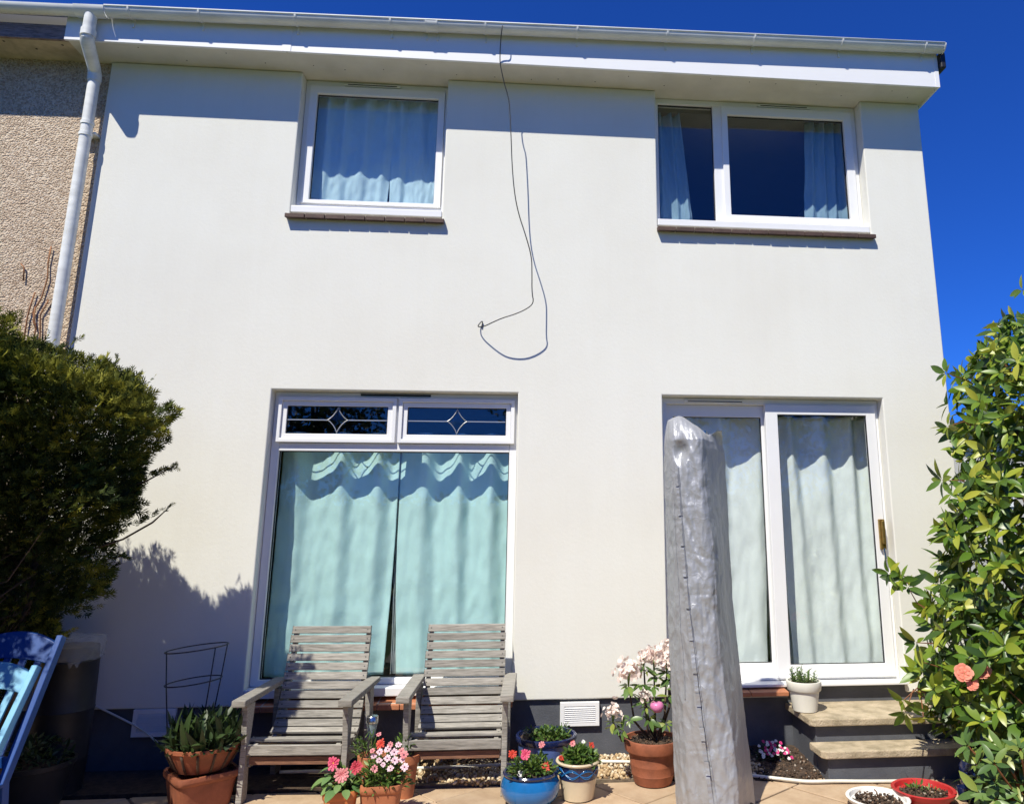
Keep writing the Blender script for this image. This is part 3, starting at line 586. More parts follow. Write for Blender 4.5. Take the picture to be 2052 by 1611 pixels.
MB().add([(-8,-0.27,5.775),(-0.001,-0.27,5.775),(-0.001,4.0,7.25),(-8,4.0,7.25),(-8,-0.22,5.75),(-0.001,-0.22,5.75),(-0.001,4.0,7.20),(-8,4.0,7.20),(-8,7.5,5.87),(-0.001,7.5,5.87),(-0.001,7.5,5.83),(-8,7.5,5.83)],
    [(0,1,2,3),(7,6,5,4),(0,4,5,1),(1,5,6,2),(3,2,9,8),(7,11,10,6),(8,9,10,11),(2,6,10,9),(0,3,7,4),(3,8,11,7)]).build('roof', M['roof'], nb)
MB().box(-8, -0.002, 7.0, 7.2, -0.2, 5.84).build('rear_wall', M['pebbledash'], nb)
# dried climber stems on the pebbledash
dc = thing('dried_climber', (-0.28, 0.02, 2.6), 'dry brown climber stems on the pebbledash beside the downpipe', 'climber')
for k, pts in enumerate([[(-0.27,0.015,2.6),(-0.262,0.012,3.17),(-0.30,0.01,3.30),(-0.255,0.012,3.42),(-0.235,0.01,3.58),(-0.25,0.012,3.70),(-0.246,0.01,3.84)],
                         [(-0.33,0.012,2.8),(-0.335,0.01,3.25),(-0.325,0.01,3.36),(-0.31,0.012,3.46)], [(-0.25,0.012,2.9),(-0.22,0.01,3.1),(-0.245,0.012,3.28),(-0.20,0.01,3.4)],
                         [(-0.262,0.012,3.17),(-0.285,0.008,3.22),(-0.29,0.01,3.34)], [(-0.41,0.012,3.55),(-0.42,0.01,3.66),(-0.45,0.012,3.69)]]):
    MB().tube(pts, 0.0055, 6).build('stem', M['drytwig'], dc, smooth=True)

# ------------------------------------------------------------------ the hanging aerial wire
wp = [(3.262,-0.395,5.76),(3.255,-0.405,5.70),(3.245,-0.345,5.60),(3.242,-0.295,5.50),(3.25,-0.285,5.44),(3.285,-0.25,5.30),(3.315,-0.235,5.21),(3.33,-0.228,5.13),
      (3.352,-0.228,4.80),(3.362,-0.225,4.60),(3.385,-0.215,4.36),(3.422,-0.21,4.17),(3.49,-0.205,3.97),(3.538,-0.2,3.80),(3.543,-0.195,3.66),(3.545,-0.19,3.50),(3.563,-0.187,3.415),
      (3.50,-0.19,3.36),(3.405,-0.19,3.315),(3.32,-0.18,3.29),(3.24,-0.15,3.26),(3.17,-0.09,3.24),(3.115,-0.045,3.245),(3.12,-0.02,3.275),(3.152,-0.012,3.315),(3.146,-0.006,3.25)]
def smooth_path(p, it=2):
    for _ in range(it):
        q = [p[0]]
        for a, b in zip(p[:-1], p[1:]): q += [tuple(0.75*x+0.25*y for x,y in zip(a,b)), tuple(0.25*x+0.75*y for x,y in zip(a,b))]
        p = q + [p[-1]]
    return p
tag(MB().tube(smooth_path(wp), 0.0046, 6).build('hanging_wire', M['wire'], smooth=True), 'thin black wire dangling from the gutter down the white wall', 'wire')

# ------------------------------------------------------------------ curtains
def curtain(label, cat_mat, xl, xr, z0, z1, yc, waves, amp, ph=0.0, seed=0, hem=0.0, nx=110, nz=70):
    """xl, xr are functions of the height fraction (0 bottom, 1 top)"""
    vs = []; fs = []
    for j in range(nz+1):
        v = j/nz; z = z0+(z1-z0)*v; a, b = xl(v), xr(v)
        for i in range(nx+1):
            u = i/nx; x = a+(b-a)*u
            w_ = u*waves*2*math.pi + ph + 0.55*noise.noise(Vector((u*3, v*1.3, seed))) + 0.5*math.sin(u*7+seed)
            y = yc + amp*(0.34+0.72*v**3)*(math.sin(w_)+0.28*math.sin(2*w_+0.6)) + 0.02*noise.noise(Vector((u*5, v*4, seed+9)))*(1.2-v) + 0.008*noise.noise(Vector((u*16, v*14, seed+5)))
            vs.append((x, y, z + hem*math.sin(w_)*(1-v)))
    for j in range(nz):
        for i in range(nx): q = j*(nx+1)+i; fs.append((q, q+1, q+nx+2, q+nx+1))
    o = MB().add(vs, fs).build('curtain', cat_mat, smooth=True)
    m_ = o.modifiers.new('thick', 'SOLIDIFY'); m_.thickness = 0.004
    return tag(o, label, 'curtain', 'curtains')
C = lambda v: (lambda t: v)
GAP = lambda t, d: (lambda v: t + d*max(0.0, 1-v/0.62)**1.5)
L2 = lambda b, t: (lambda v: b + (t-b)*v)
curtain('left aqua curtain in the large ground floor window', M['aqua'], L2(1.57, 1.57), GAP(2.492, -0.035), 0.56, 2.42, 0.30, 2.9, 0.05, 2.2, 1)
curtain('right aqua curtain in the large ground floor window', M['aqua'], GAP(2.506, 0.045), L2(3.43, 3.43), 0.56, 2.42, 0.30, 3.2, 0.05, 1.0, 2)
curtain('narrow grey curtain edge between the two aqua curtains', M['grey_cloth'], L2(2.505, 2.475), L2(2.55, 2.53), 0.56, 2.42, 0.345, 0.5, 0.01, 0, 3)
curtain('mint curtain behind the left pane of the patio door', M['mint'], L2(4.66, 4.66), L2(5.50, 5.56), 0.55, 2.6, 0.31, 3.0, 0.05, 0.4, 4)
curtain('mint curtain behind the right pane of the patio door', M['mint'], L2(5.72, 5.62), L2(6.47, 6.47), 0.55, 2.6, 0.31, 3.3, 0.045, 0.9, 6)
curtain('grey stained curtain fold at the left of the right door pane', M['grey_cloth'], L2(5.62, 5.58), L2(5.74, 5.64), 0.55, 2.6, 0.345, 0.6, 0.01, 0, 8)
curtain('left blue curtain in the single sash upper window', M['upblue'], L2(1.60, 1.60), L2(2.27, 2.33), 4.2, 5.42, 0.225, 4.2, 0.032, 0.3, 11)
curtain('right blue curtain in the single sash upper window', M['upblue'], L2(2.30, 2.28), L2(2.76, 2.76), 4.2, 5.42, 0.23, 2.9, 0.03, 1.5, 12)
curtain('left blue curtain in the wide upper window', M['blue_shaded'], L2(4.64, 4.64), L2(5.0, 4.90), 4.2, 5.42, 0.28, 3.0, 0.035, 0.3, 13)
curtain('right blue curtain in the wide upper window', M['blue_shaded'], L2(6.02, 6.10), L2(6.44, 6.44), 4.2, 5.42, 0.28, 3.6, 0.035, 0.8, 14)
#PART2
# ------------------------------------------------------------------ plant helpers
def leaf_shape(w=0.32, fold=0.10, curl=0.12, n=4):
    """a pointed leaf one unit long along y, folded along the midrib; triangles"""
    vs = [(0, 0, 0)]; fs = []
    for k in range(1, n):
        t_ = k/n; ww = w*0.5*math.sin(math.pi*t_**0.85)**0.8; zc = -curl*t_*t_
        vs += [(-ww, t_, zc+fold*ww*2), (0, t_, zc), (ww, t_, zc+fold*ww*2)]
    vs.append((0, 1, -curl)); L_ = len(vs)-1
    fs += [(0, 2, 1), (0, 3, 2)]
    for k in range(n-2):
        a = 1+3*k; b = a+3
        fs += [(a, a+1, b), (a+1, b+1, b), (a+1, a+2, b+1), (a+2, b+2, b+1)]
    a = 1+3*(n-2); fs += [(a, a+1, L_), (a+1, a+2, L_)]
    return np.array(vs, float), fs
LEAF = leaf_shape(); LEAFW = leaf_shape(0.55, 0.12, 0.18); LEAFN = leaf_shape(0.16, 0.25, 0.25); LEAFR = leaf_shape(0.30, 0.14, 0.20, 5)
def mesh_of(name, VF, mat):
    me = bpy.data.meshes.new(name); me.from_pydata([tuple(v) for v in VF[0]], [], VF[1]); me.materials.append(mat)
    me.polygons.foreach_set('use_smooth', [True]*len(me.polygons)); return me
def orient(d, n):
    d = Vector(d).normalized(); x = d.cross(Vector(n))
    x = x.normalized() if x.length > 1e-6 else d.orthogonal().normalized(); z = x.cross(d)
    return Matrix((x, d, z)).transposed().to_4x4()
def inst(name, me, parent, pos, d, n, s):
    o = bpy.data.objects.new(name, me); col.objects.link(o); o.parent = parent
    sc = s if isinstance(s, (tuple, list)) else (s, s, s)
    o.matrix_local = Matrix.Translation(Vector(pos) - org(parent)) @ orient(d, n) @ Matrix.Diagonal((*sc, 1)); return o
def mound(name, parent, c, rx, ry, h, N, size, VF, mat, upbias=0.6, bottom=0.0):
    """small leaves all through a low dome"""
    d = sph(N); d[:,2] = np.abs(d[:,2]); rad = rng.random(N)**0.4
    pos = np.stack([c[0]+rx*d[:,0]*rad, c[1]+ry*d[:,1]*rad, c[2]+bottom+h*d[:,2]*rad], 1)
    dr = d*np.array([1, 1, 0.4]) + rng.normal(size=(N,3))*0.5; dr[:,2] += upbias*0.5
    return scatter(name, *VF, pos, dr, np.array([0,0,1.0])+rng.normal(size=(N,3))*0.5, size*rng.uniform(0.65, 1.25, N), mat, parent)
def petals(n, layers, w, cup, name, mat, r0=0.12):
    """flower of unit radius facing +z: petals in rings; random tone per petal"""
    vs = []; fs = []; rn = []
    for l in range(layers):
        rad = 1.0 - 0.28*l; up_ = cup + 0.32*l; k = max(4, int(n*(1-0.16*l)))
        for j in range(k):
            a = 2*math.pi*(j + 0.5*l)/k + random.uniform(-.06, .06); b0 = len(vs); rr = rad*random.uniform(0.78, 1.1); q = random.random()
            ca_, sa_ = math.cos(a), math.sin(a)
            for (t_, ww, lift) in ((r0, 0.25, 0), (0.55, 0.85, 0.06), (0.85, 1.0, 0.03), (1.0, 0.45, -0.04)):
                for sd in (-1, 1):
                    hw = w*ww*rr*sd/2*(1.0); x = t_*rr; z = up_*x*x*0.9 + lift + 0.05*l + abs(sd)*0.0
                    vs.append((x*ca_ - hw*sa_, x*sa_ + hw*ca_, z)); rn.append(min(1, q*0.5 + 0.5*t_))
            for m_ in range(3): i0 = b0+2*m_; fs.append((i0, i0+1, i0+3, i0+2))
    me = bpy.data.meshes.new(name); me.from_pydata(vs, [], fs); me.materials.append(mat)
    at = me.attributes.new('rnd', 'FLOAT', 'POINT'); at.data.foreach_set('value', np.array(rn, np.float32)); return me
def eye_mesh(mat):
    b_ = MB().lathe([(0.2, 0.0), (0.2, 0.05), (0.13, 0.11), (0.03, 0.13)], (0, 0, 0), 10); me = bpy.data.meshes.new('flower_centre'); me.from_pydata(b_.v, [], b_.f); me.materials.append(mat); return me
EYE_D = eye_mesh(M['centre_dark']); EYE_Y = eye_mesh(M['centre_yellow'])
FL = {k: [petals(*a, 'flower', M[mt]) for _ in range(2)] for k, mt, a in (
    ('hot', 'p_pink', (10, 3, 0.42, 0.3)), ('salmon', 'p_salmon', (12, 4, 0.36, 0.3)), ('crimson', 'p_crimson', (11, 3, 0.40, 0.35)), ('daisy', 'p_pale', (8, 1, 0.52, 0.15)),
    ('redd', 'p_red', (10, 2, 0.38, 0.2)), ('magenta', 'p_magenta', (8, 1, 0.75, 0.1)), ('white', 'p_white', (8, 1, 0.7, 0.1)), ('blush', 'p_blush', (5, 1, 0.95, 0.5)), ('coral', 'p_coral', (8, 3, 0.75, 0.35)), ('pinkd', 'p_salmon', (8, 1, 0.5, 0.2)))}
def flower(kind, parent, pos, face, r, eye=None):
    face = Vector(face).normalized(); t_ = face.orthogonal()
    o = inst('flower', random.choice(FL[kind]), parent, pos, t_, face, r)
    if eye:
        e = bpy.data.objects.new('flower_centre', eye); col.objects.link(e); e.parent = o
    return o
def stem(parent, pts, r, mat='greenstem', name='stem'): return MB().tube(pts, r, 6).build(name, M[mat], parent, smooth=True)
def pot_round(name, parent, c, prof, mat, n=48): return MB().lathe(prof, c, n).build(name, M[mat], parent, smooth='auto', angle=35)
def soil(parent, c, r, z, sq=0, rot=0):
    vs = []; fs = []; n = 28; mm = 8
    for j in range(mm+1):
        for k in range(n):
            a = 2*math.pi*k/n; q = r*j/mm; kk = 1.0
            if sq: pw = 2+sq; kk = (abs(math.cos(a-rot))**pw+abs(math.sin(a-rot))**pw)**(-1/pw)
            x, y = c[0]+q*kk*math.cos(a), c[1]+q*kk*math.sin(a); vs.append((x, y, z+0.012*fbm((x*30, y*30, z))+0.006*(1-j/mm)))
    for j in range(mm):
        for k in range(n): fs.append((j*n+k, j*n+(k+1) % n, (j+1)*n+(k+1) % n, (j+1)*n+k)[::-1])
    return MB().add(vs, fs).build('soil', M['soil'], parent, smooth=True)
def crumbs(parent, c, r, z, N, name='soil_crumbs'):
    a = rng.uniform(0, 2*math.pi, N); q = r*np.sqrt(rng.random(N)); s = rng.uniform(0.004, 0.012, N)
    return scatter(name, *OCT, np.stack([c[0]+q*np.cos(a), c[1]+q*np.sin(a), np.full(N, z)+rng.uniform(0, 0.014, N)], 1), sph(N), sph(N), np.stack([s*1.3, s, s*0.8], 1), M['crumb'], parent, flat=True)

# ------------------------------------------------------------------ conifer hedge on the left
hd = thing('conifer_bush', (0.2, -0.95, 0), 'tall dark green conifer bush beside the downpipe, yellow green on top', 'bush')
def h_top(x): return float(np.interp(x, [-1.2, 0.0, 0.4, 0.75, 0.95, 1.12, 1.3], [2.80, 2.78, 2.74, 2.70, 2.60, 2.50, 2.32]))
def h_right(z): return float(np.interp(z, [0.2, 0.7, 1.04, 1.3, 1.6, 1.84, 2.2, 2.5, 3.1], [0.55, 0.70, 0.84, 0.95, 1.05, 1.18, 1.27, 1.30, 1.30]))
pos = []; dr = []; rr_ = []; sz = []
while len(pos) < 70000:
    x = random.uniform(-1.2, 1.46); z = random.uniform(0.25, 3.1); y = random.uniform(-1.68, -0.5); yc_ = float(np.interp(z, [1.0, 1.8], [-0.95, -1.14]))
    nz_ = 0.21*noise.noise(Vector((x*3.6, y*3.6, z*3.6))) + 0.06*noise.noise(Vector((x*9, y*9, z*9)))
    xr = h_right(z); zt = h_top(x) - 0.55*max(0, y+1.05); yw = 0.5*min(1.0, (0.30+z*0.36))
    a = (xr - x); b_ = (zt - z)*0.9; c_ = yw - abs(y-yc_)
    if c_ <= 0: continue
    a2 = 0.5*(a + c_ - math.hypot(max(0, 0.5-a), max(0, 0.5-c_))) if a < 0.5 and c_ < 0.5 else min(a, c_)
    depth = min(a2, b_) + nz_
    if depth < 0 or (depth > 0.12 and random.random() > 0.30): continue
    out = Vector((0.25, 0, 0.2))
    if b_ < a and b_ < c_: out += Vector((0, 0, 0.9))
    elif a < c_: out += Vector((1.0, 0, 0.30))
    else: out += Vector((0.1, 1.0 if y > yc_ else -1.0, 0.3))
    out += Vector((random.gauss(0, .5), random.gauss(0, .5), random.gauss(0, .4)))
    pos.append((x, y, z)); dr.append(tuple(out)); sz.append(random.uniform(0.04, 0.085)); rr_.append(min(1, max(0, random.gauss(0.40, 0.2) + (0.35 if b_ < 0.16 else 0) + 0.55*noise.noise(Vector((x*4.5, y*4.5, z*4.5))))))  # top sprays yellower: new growth, plus the sunlit look put into the colour
def spray():
    vs = []; fs = []
    for (bx, by, ang_, ln, zz) in ((0, 0, 0, 1, 0), (0, .25, 38, .6, .04), (0, .25, -38, .6, -.03), (0, .5, 30, .45, -.04), (0, .5, -32, .42, .05), (0, .08, 55, .4, .05), (0, .1, -55, .4, -.05)):
        a = R(ang_); dx, dy = math.sin(a), math.cos(a); k = len(vs)
        vs += [(bx, by, 0), (bx+dx*ln*.5-dy*.055, by+dy*ln*.5+dx*.055, zz*.6+.02), (bx+dx*ln, by+dy*ln, zz), (bx+dx*ln*.5+dy*.055, by+dy*ln*.5-dx*.055, zz*.6-.02)]
        fs += [(k, k+2, k+1), (k, k+3, k+2)]
    return np.array(vs), fs
SPR = spray()
for k in range(34000):                                # unseen hedge run added on the left to shade the corner and rear chair
    y = random.uniform(-5.6, -1.45); x = random.uniform(-1.6, 0.34 if -2.5 < y < -1.8 else -0.14); zm = 3.55 if y > -3.3 else 2.9; z = random.uniform(0.1, zm)
    e_ = min(x+1.6, -0.14-x, zm-z)
    if e_ > 0.2 and random.random() > 0.35: continue
    pos.append((x, y, z)); dr.append((random.gauss(0.2,.6), random.gauss(0,.6), random.gauss(.5,.5))); sz.append(random.uniform(0.09, 0.17)); rr_.append(random.random())
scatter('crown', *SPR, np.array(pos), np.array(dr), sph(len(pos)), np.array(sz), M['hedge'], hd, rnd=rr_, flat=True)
fz = [(Vector(q), Vector(d_)) for q, d_ in zip(pos[:70000:90], dr[:70000:90]) if h_right(q[2])-q[0] < 0.16 or h_top(q[0])-q[2] < 0.16]     # loose outer shoots
fp = []; fd = []
for q, d_ in fz:
    d_ = (d_+Vector((0.3, 0, 0.3))).normalized(); ln = random.uniform(0.05, 0.16)
    for m_ in range(7): fp.append((q+d_*ln*m_/6)[:]); fd.append((d_+Vector((random.gauss(0,.3), random.gauss(0,.3), random.gauss(0,.3))))[:])
scatter('shoots', *SPR, fp, fd, sph(len(fp)), rng.uniform(0.025, 0.055, len(fp)), M['hedge'], hd, rnd=np.clip(rng.normal(.65, .2, len(fp)), 0, 1), flat=True)
tw = MB()
for k in range(320):
    z = random.uniform(0.5, 1.75); x = random.uniform(-0.4, 0.5); y = random.uniform(-1.25, -0.85); ex = h_right(z) + random.uniform(-0.45, -0.12)
    p0 = Vector((x, y, z-0.3)); p2 = Vector((ex, y+random.uniform(-.2, .2), z+random.uniform(0.0, .25))); p1 = (p0+p2)/2 + Vector((random.uniform(-.05,.05), random.uniform(-.06,.06), random.uniform(-.12,.02)))
    tw.tube([p0, p1, p2], [0.005, 0.0035, 0.0015], 4, False)
tw.build('twigs', M['bark'], hd)['kind'] = 'stuff'
for k in range(5): MB().tube([(-0.3+0.22*k, -0.95+random.uniform(-.15,.15), -0.05), (-0.25+0.2*k, -0.95, 0.7), (-0.35+0.26*k, -0.95+random.uniform(-.2,.2), 1.9)], [0.04, 0.03, 0.012], 8).build('trunk', M['bark'], hd, smooth=True)
for pts in ([(0.80,-1.0,1.5),(1.1,-1.02,1.60),(1.26,-1.02,1.70),(1.36,-1.03,1.80)], [(0.7,-1.0,1.42),(0.9,-1.0,1.46),(1.10,-1.0,1.50)], [(0.95,-1.05,1.88),(1.2,-1.06,1.94),(1.37,-1.07,2.04)], [(0.6,-0.95,1.2),(0.8,-0.95,1.28),(0.98,-0.95,1.31)]):
    MB().tube(pts, [0.006]*(len(pts)-1)+[0.002], 5).build('branch', M['bark'], hd)
    N = 60; t_ = rng.random(N)**0.7; a = np.array(pts); P_ = np.array([a[0]+(a[-1]-a[0])*q for q in t_])+rng.normal(size=(N,3))*0.008
    scatter('branch_tip', *SPR, P_, np.array(a[-1]-a[0])+rng.normal(size=(N,3))*0.15, sph(N), rng.uniform(0.03, 0.06, N), M['hedge'], hd, flat=True)

# ------------------------------------------------------------------ big evergreen shrub on the right
def whorl_leaves(tips, size, VF, per=(5, 8), spread=0.75):
    out_ = []
    for (p_, ax) in tips:
        ax = Vector(ax).normalized(); t1 = ax.orthogonal().normalized(); t2 = ax.cross(t1); k = random.randint(*per); a0 = random.random()*6.28
        for j in range(k):
            a = a0 + 2*math.pi*j/k + random.uniform(-.25, .25); rad = t1*math.cos(a)+t2*math.sin(a); el = random.uniform(-0.15, 0.75)
            d_ = (rad*spread + ax*el).normalized(); n_ = (ax - d_*ax.dot(d_)).normalized() + Vector((random.gauss(0,.2), random.gauss(0,.2), random.gauss(0,.2)))
            out_.append((Vector(p_)+d_*0.008, d_, n_, size*random.choice((0.5, 0.7, 0.85, 1.0, 1.1))*random.uniform(0.85, 1.15)))
    return out_
def put_leaves(root, leaves, VF, m_one, m_many, eye=Vector((3.53, -5.83, 1.68)), limit=300):
    def vis(l):                                     # leaves inside the picture and nearest come first
        v = l[0]-eye; x_ = v.dot(rt)/v.dot(fw); y_ = v.dot(up)/v.dot(fw)
        inside = x_ < (W0-PX)/F+0.02 and y_ > (PY-H0)/F-0.02
        return (0 if inside else 100) + v.length
    leaves.sort(key=vis); me = [mesh_of('leaf', leaf_shape(w_, f_, c_, 5), m_one) for w_, f_, c_ in VF]
    for (p_, d_, n_, s_) in leaves[:limit]: inst('leaf', random.choice(me), root, p_, d_, n_, s_)
    rest = leaves[limit:]
    if rest: scatter('foliage', *leaf_shape(*VF[0], 4), [l[0][:] for l in rest], [l[1][:] for l in rest], [l[2][:] for l in rest], np.array([l[3] for l in rest]), m_many, root)
sh = thing('camellia_shrub', (7.15, -1.05, 0), 'tall glossy evergreen shrub at the right corner of the house with coral flowers', 'shrub')
def s_left(z): return float(np.interp(z, [0.25, 0.45, 0.75, 1.1, 1.45, 1.75, 2.0, 2.4, 2.75, 2.95, 3.15, 3.4], [6.50, 6.16, 6.13, 6.22, 6.28, 6.42, 6.54, 6.56, 6.62, 6.82, 7.02, 7.2]))
tips = []
while len(tips) < 1900:
    z = random.uniform(0.3, 3.2); x = random.uniform(5.9, 8.3); y = random.uniform(-1.75, -0.4)
    xl_ = s_left(z); cx_ = 7.2; ax_ = 1.0 - (abs(y+1.05)/0.68)**2
    if ax_ <= 0: continue
    lim = cx_ - (cx_-xl_)*math.sqrt(ax_) + 0.09*noise.noise(Vector((x*4, y*4, z*4)))
    hi_ = cx_ + 1.0*math.sqrt(ax_)
    if x < lim or x > hi_: continue
    dep = min(x-lim, hi_-x)
    if dep > 0.25 and random.random() > 0.4: continue
    tips.append(((x, y, z), Vector((-0.8 if x < cx_ else 0.8, -0.7*(1 if y < -0.9 else -1)*0.6, 0.55)) + Vector((random.gauss(0,.45), random.gauss(0,.45), random.gauss(0,.35)))))
extra = [((5.93,-1.0,1.37), (-1,-.2,.2)), ((6.0,-1.02,1.33), (-.8,-.3,.4)), ((6.05,-1.0,1.28), (-.5,-.5,.5)), ((5.93,-1.05,0.60), (-.8,-.3,-.4)), ((5.96,-1.0,0.52), (-.6,-.4,-.7)), ((6.05,-1.05,0.50), (-.3,-.6,-.6)), ((7.12,-1.0,3.36), (-.9,-.2,.3)), ((6.50,-0.95,2.74), (-1,-.2,.25)), ((6.44,-1.0,2.35), (-1,-.1,-.3)), ((6.36,-1.0,1.98), (-1,-.1,0.0)), ((6.02,-1.1,0.95),(-1,-.3,.1)), ((6.06,-1.1,0.83),(-1,-.3,.3)), ((6.08,-1.15,0.68),(-.8,-.5,.3))]
tips += extra
put_leaves(sh, whorl_leaves(tips, 0.130, None), [(0.36, 0.12, 0.16), (0.44, 0.05, 0.32), (0.30, 0.2, 0.08), (0.38, 0.25, -0.12), (0.40, 0.08, 0.22)], M['cam_leaf_o'], M['cam_leaf'])
for k in range(7):
    zt = 0.9+0.36*k; b0 = Vector((7.1+0.06*(k % 3), -1.05+0.05*(k % 2), -0.05)); t0 = Vector((s_left(zt)+0.25, -1.05+random.uniform(-.3,.3), zt))
    MB().tube([b0, b0.lerp(t0, .45)+Vector((0.12, 0, 0.22)), t0], [0.03, 0.018, 0.006], 7).build('branch', M['bark'], sh, smooth=True)
for (p_, ax) in tips[::9]+extra:
    p_ = Vector(p_); q = p_ - Vector(ax).normalized()*random.uniform(0.12, 0.22)
    MB().tube([q+Vector((0.05, 0, -0.03)), q, p_], [0.005, 0.004, 0.003], 5, False).build('twig', M['redstem'], sh)
for p_, r_ in (((6.19,-1.32,0.80), 0.055), ((6.30,-1.34,0.815), 0.05), ((6.23,-1.33,0.74), 0.04), ((6.86,-1.3,1.28), 0.05)): flower('coral', sh, p_, (-0.35, -0.8, 0.5), r_)

rd = thing('rhododendron_bush', (6.45, -1.42, 0), 'low pale green rhododendron in front of the tall shrub at the bottom right', 'shrub')
rt_tips = []
for k in range(46):
    a = random.uniform(0, 6.28); q = random.random()**0.5; z = 0.10+0.36*random.random()
    rt_tips.append(((6.42+0.30*q*math.cos(a), -1.42+0.26*q*math.sin(a), z), (math.cos(a)*q, math.sin(a)*q-.3, 0.9)))
rt_tips += [((6.22,-1.46,0.26), (-.5,-.6,.6)), ((6.20,-1.5,0.10), (-.5,-.6,.6)), ((6.30,-1.5,0.36), (-.4,-.6,.7)), ((6.32,-1.55,0.16), (-.3,-.7,.6))]
put_leaves(rd, whorl_leaves(rt_tips, 0.115, None, (6, 9), 0.9), [(0.32, 0.10, 0.12), (0.36, 0.08, 0.2)], M['rho_leaf_o'], M['rho_leaf'], limit=250)
for (p_, ax) in rt_tips: MB().tube([(6.45, -1.42, -0.02), Vector((6.45, -1.42, 0.05)).lerp(Vector(p_), .5), p_], [0.010, 0.006, 0.005], 5, False).build('stem', M['redstem'], rd)

# ------------------------------------------------------------------ slatted wooden armchairs
def armchair(label):
    t = thing('garden_armchair', (0, 0, 0), label, 'garden chair', 'weathered slatted armchairs under the window')
    # local: x across, y depth (front -), z up; side curve carries the slats
    curve = [(0.475, 0.995), (0.435, 0.80), (0.385, 0.60), (0.325, 0.42), (0.275, 0.335), (0.20, 0.300), (0.08, 0.318), (-0.05, 0.345), (-0.10, 0.335)]
    curve = [(y - 0.52, z) for y, z in curve]
    cs_ = smooth_path([(0, y, z) for y, z in curve], 2); L_ = [0]
    for a, b in zip(cs_[:-1], cs_[1:]): L_.append(L_[-1] + math.dist(a, b))
    def at_(s):
        for k in range(len(L_)-1):
            if s <= L_[k+1]: f_ = (s-L_[k])/(L_[k+1]-L_[k]); a, b = cs_[k], cs_[k+1]; return Vector(a).lerp(Vector(b), f_), (Vector(b)-Vector(a)).normalized()
        return Vector(cs_[-1]), (Vector(cs_[-1])-Vector(cs_[-2])).normalized()
    n = 17; step = (L_[-1]-0.03)/n; xdir = Vector((1, 0, 0))
    def prism(name, pts_l, x0, x1, mat=M['wood'], bevel=0.004, parent=t):
        k = len(pts_l); return MB().add([(x0, y, z) for y, z in pts_l]+[(x1, y, z) for y, z in pts_l], [tuple(range(k)), tuple(range(2*k-1, k-1, -1))]+[(a, k+a, k+(a+1) % k, (a+1) % k) for a in range(k)]).build(name, mat, parent, bevel=bevel, local=True)
    for k in range(n):
        c_, d_ = at_(0.03 + step*k + step*0.36); hw = step*0.40; nn = xdir.cross(d_)      # outward (front/top) normal
        if nn.y > 0 and nn.z < 0: nn = -nn
        nn = nn if (nn.y < 0 or nn.z > 0) else -nn
        wv = 0.283 + 0.012*(k/n) + random.uniform(-.003, .003)
        vs = [c_ + xdir*sx*wv + d_*sd*hw + nn*h for sx in (-1, 1) for sd, h in ((-1, 0.002), (1, 0.002), (1, 0.02), (-1, 0.02))]
        sl_ = MB().add(vs, [(0,1,2,3)[::-1],(4,5,6,7),(0,4,7,3)[::-1],(1,2,6,5)[::-1],(3,7,6,2)[::-1],(0,1,5,4)[::-1]]).build('slat', M['wood'], t, bevel=0.003, local=True)
        for sx in (-1, 1):
            pc = c_ + xdir*sx*(wv-0.022) + nn*0.0202
            MB().tube([pc, pc+nn*0.0015], 0.004, 7).build('screw', M['screw'], sl_, local=True)
    c_, d_ = at_(L_[-1]-0.004)                                  # front slat on the nose of the seat
    MB().box(-0.295, 0.295, -0.652, -0.63, 0.275, 0.335).build('slat', M['wood'], t, bevel=0.004, local=True)
    MB().box(-0.285, 0.285, -0.625, -0.60, 0.215, 0.262).build('apron', M['wood_new'], t, bevel=0.003, local=True)
    for s in (-1, 1):
        inner = [(y, z-0.006) for _, y, z in cs_[1::3]]; inner[0] = (inner[0][0]-0.004, inner[0][1]-0.012); x0, x1 = sorted((s*0.245, s*0.275))
        low = [(y+0.03, z-0.055) for y, z in inner]
        prism('side_rail', inner+low[::-1], x0, x1)
        x0, x1 = sorted((s*0.297, s*0.333))
        prism('leg', [(-0.66, 0.0), (-0.575, 0.0), (-0.60, 0.34), (-0.57, 0.575), (-0.69, 0.575), (-0.655, 0.34)], x0, x1)       # front leg
        prism('leg', [(-0.04, 0.0), (-0.14, 0.0), (-0.17, 0.3), (-0.185, 0.575), (-0.09, 0.575), (-0.075, 0.3)], x0, x1)          # rear leg
        x0, x1 = sorted((s*0.285, s*0.372))
        prism('armrest', [(-0.755, 0.577), (-0.08, 0.60), (-0.08, 0.632), (-0.755, 0.618)], x0, x1, bevel=0.006)
        x0, x1 = sorted((s*0.278, s*0.2965)); prism('seat_rail', [(-0.62, 0.20), (-0.10, 0.16), (-0.10, 0.24), (-0.62, 0.28)], x0, x1)
    return t
ch = armchair('right weathered slatted wooden armchair below the right aqua curtain, fully in sun')
ch2 = copy_tree(ch); ch2['label'] = 'left weathered slatted wooden armchair half shaded, below the left aqua curtain'
ch.location = (3.115, -0.005, 0.0); ch.rotation_euler = (0, 0, R(-1)); ch2.location = (2.155, -0.03, 0.0); ch2.rotation_euler = (0, 0, R(-4))

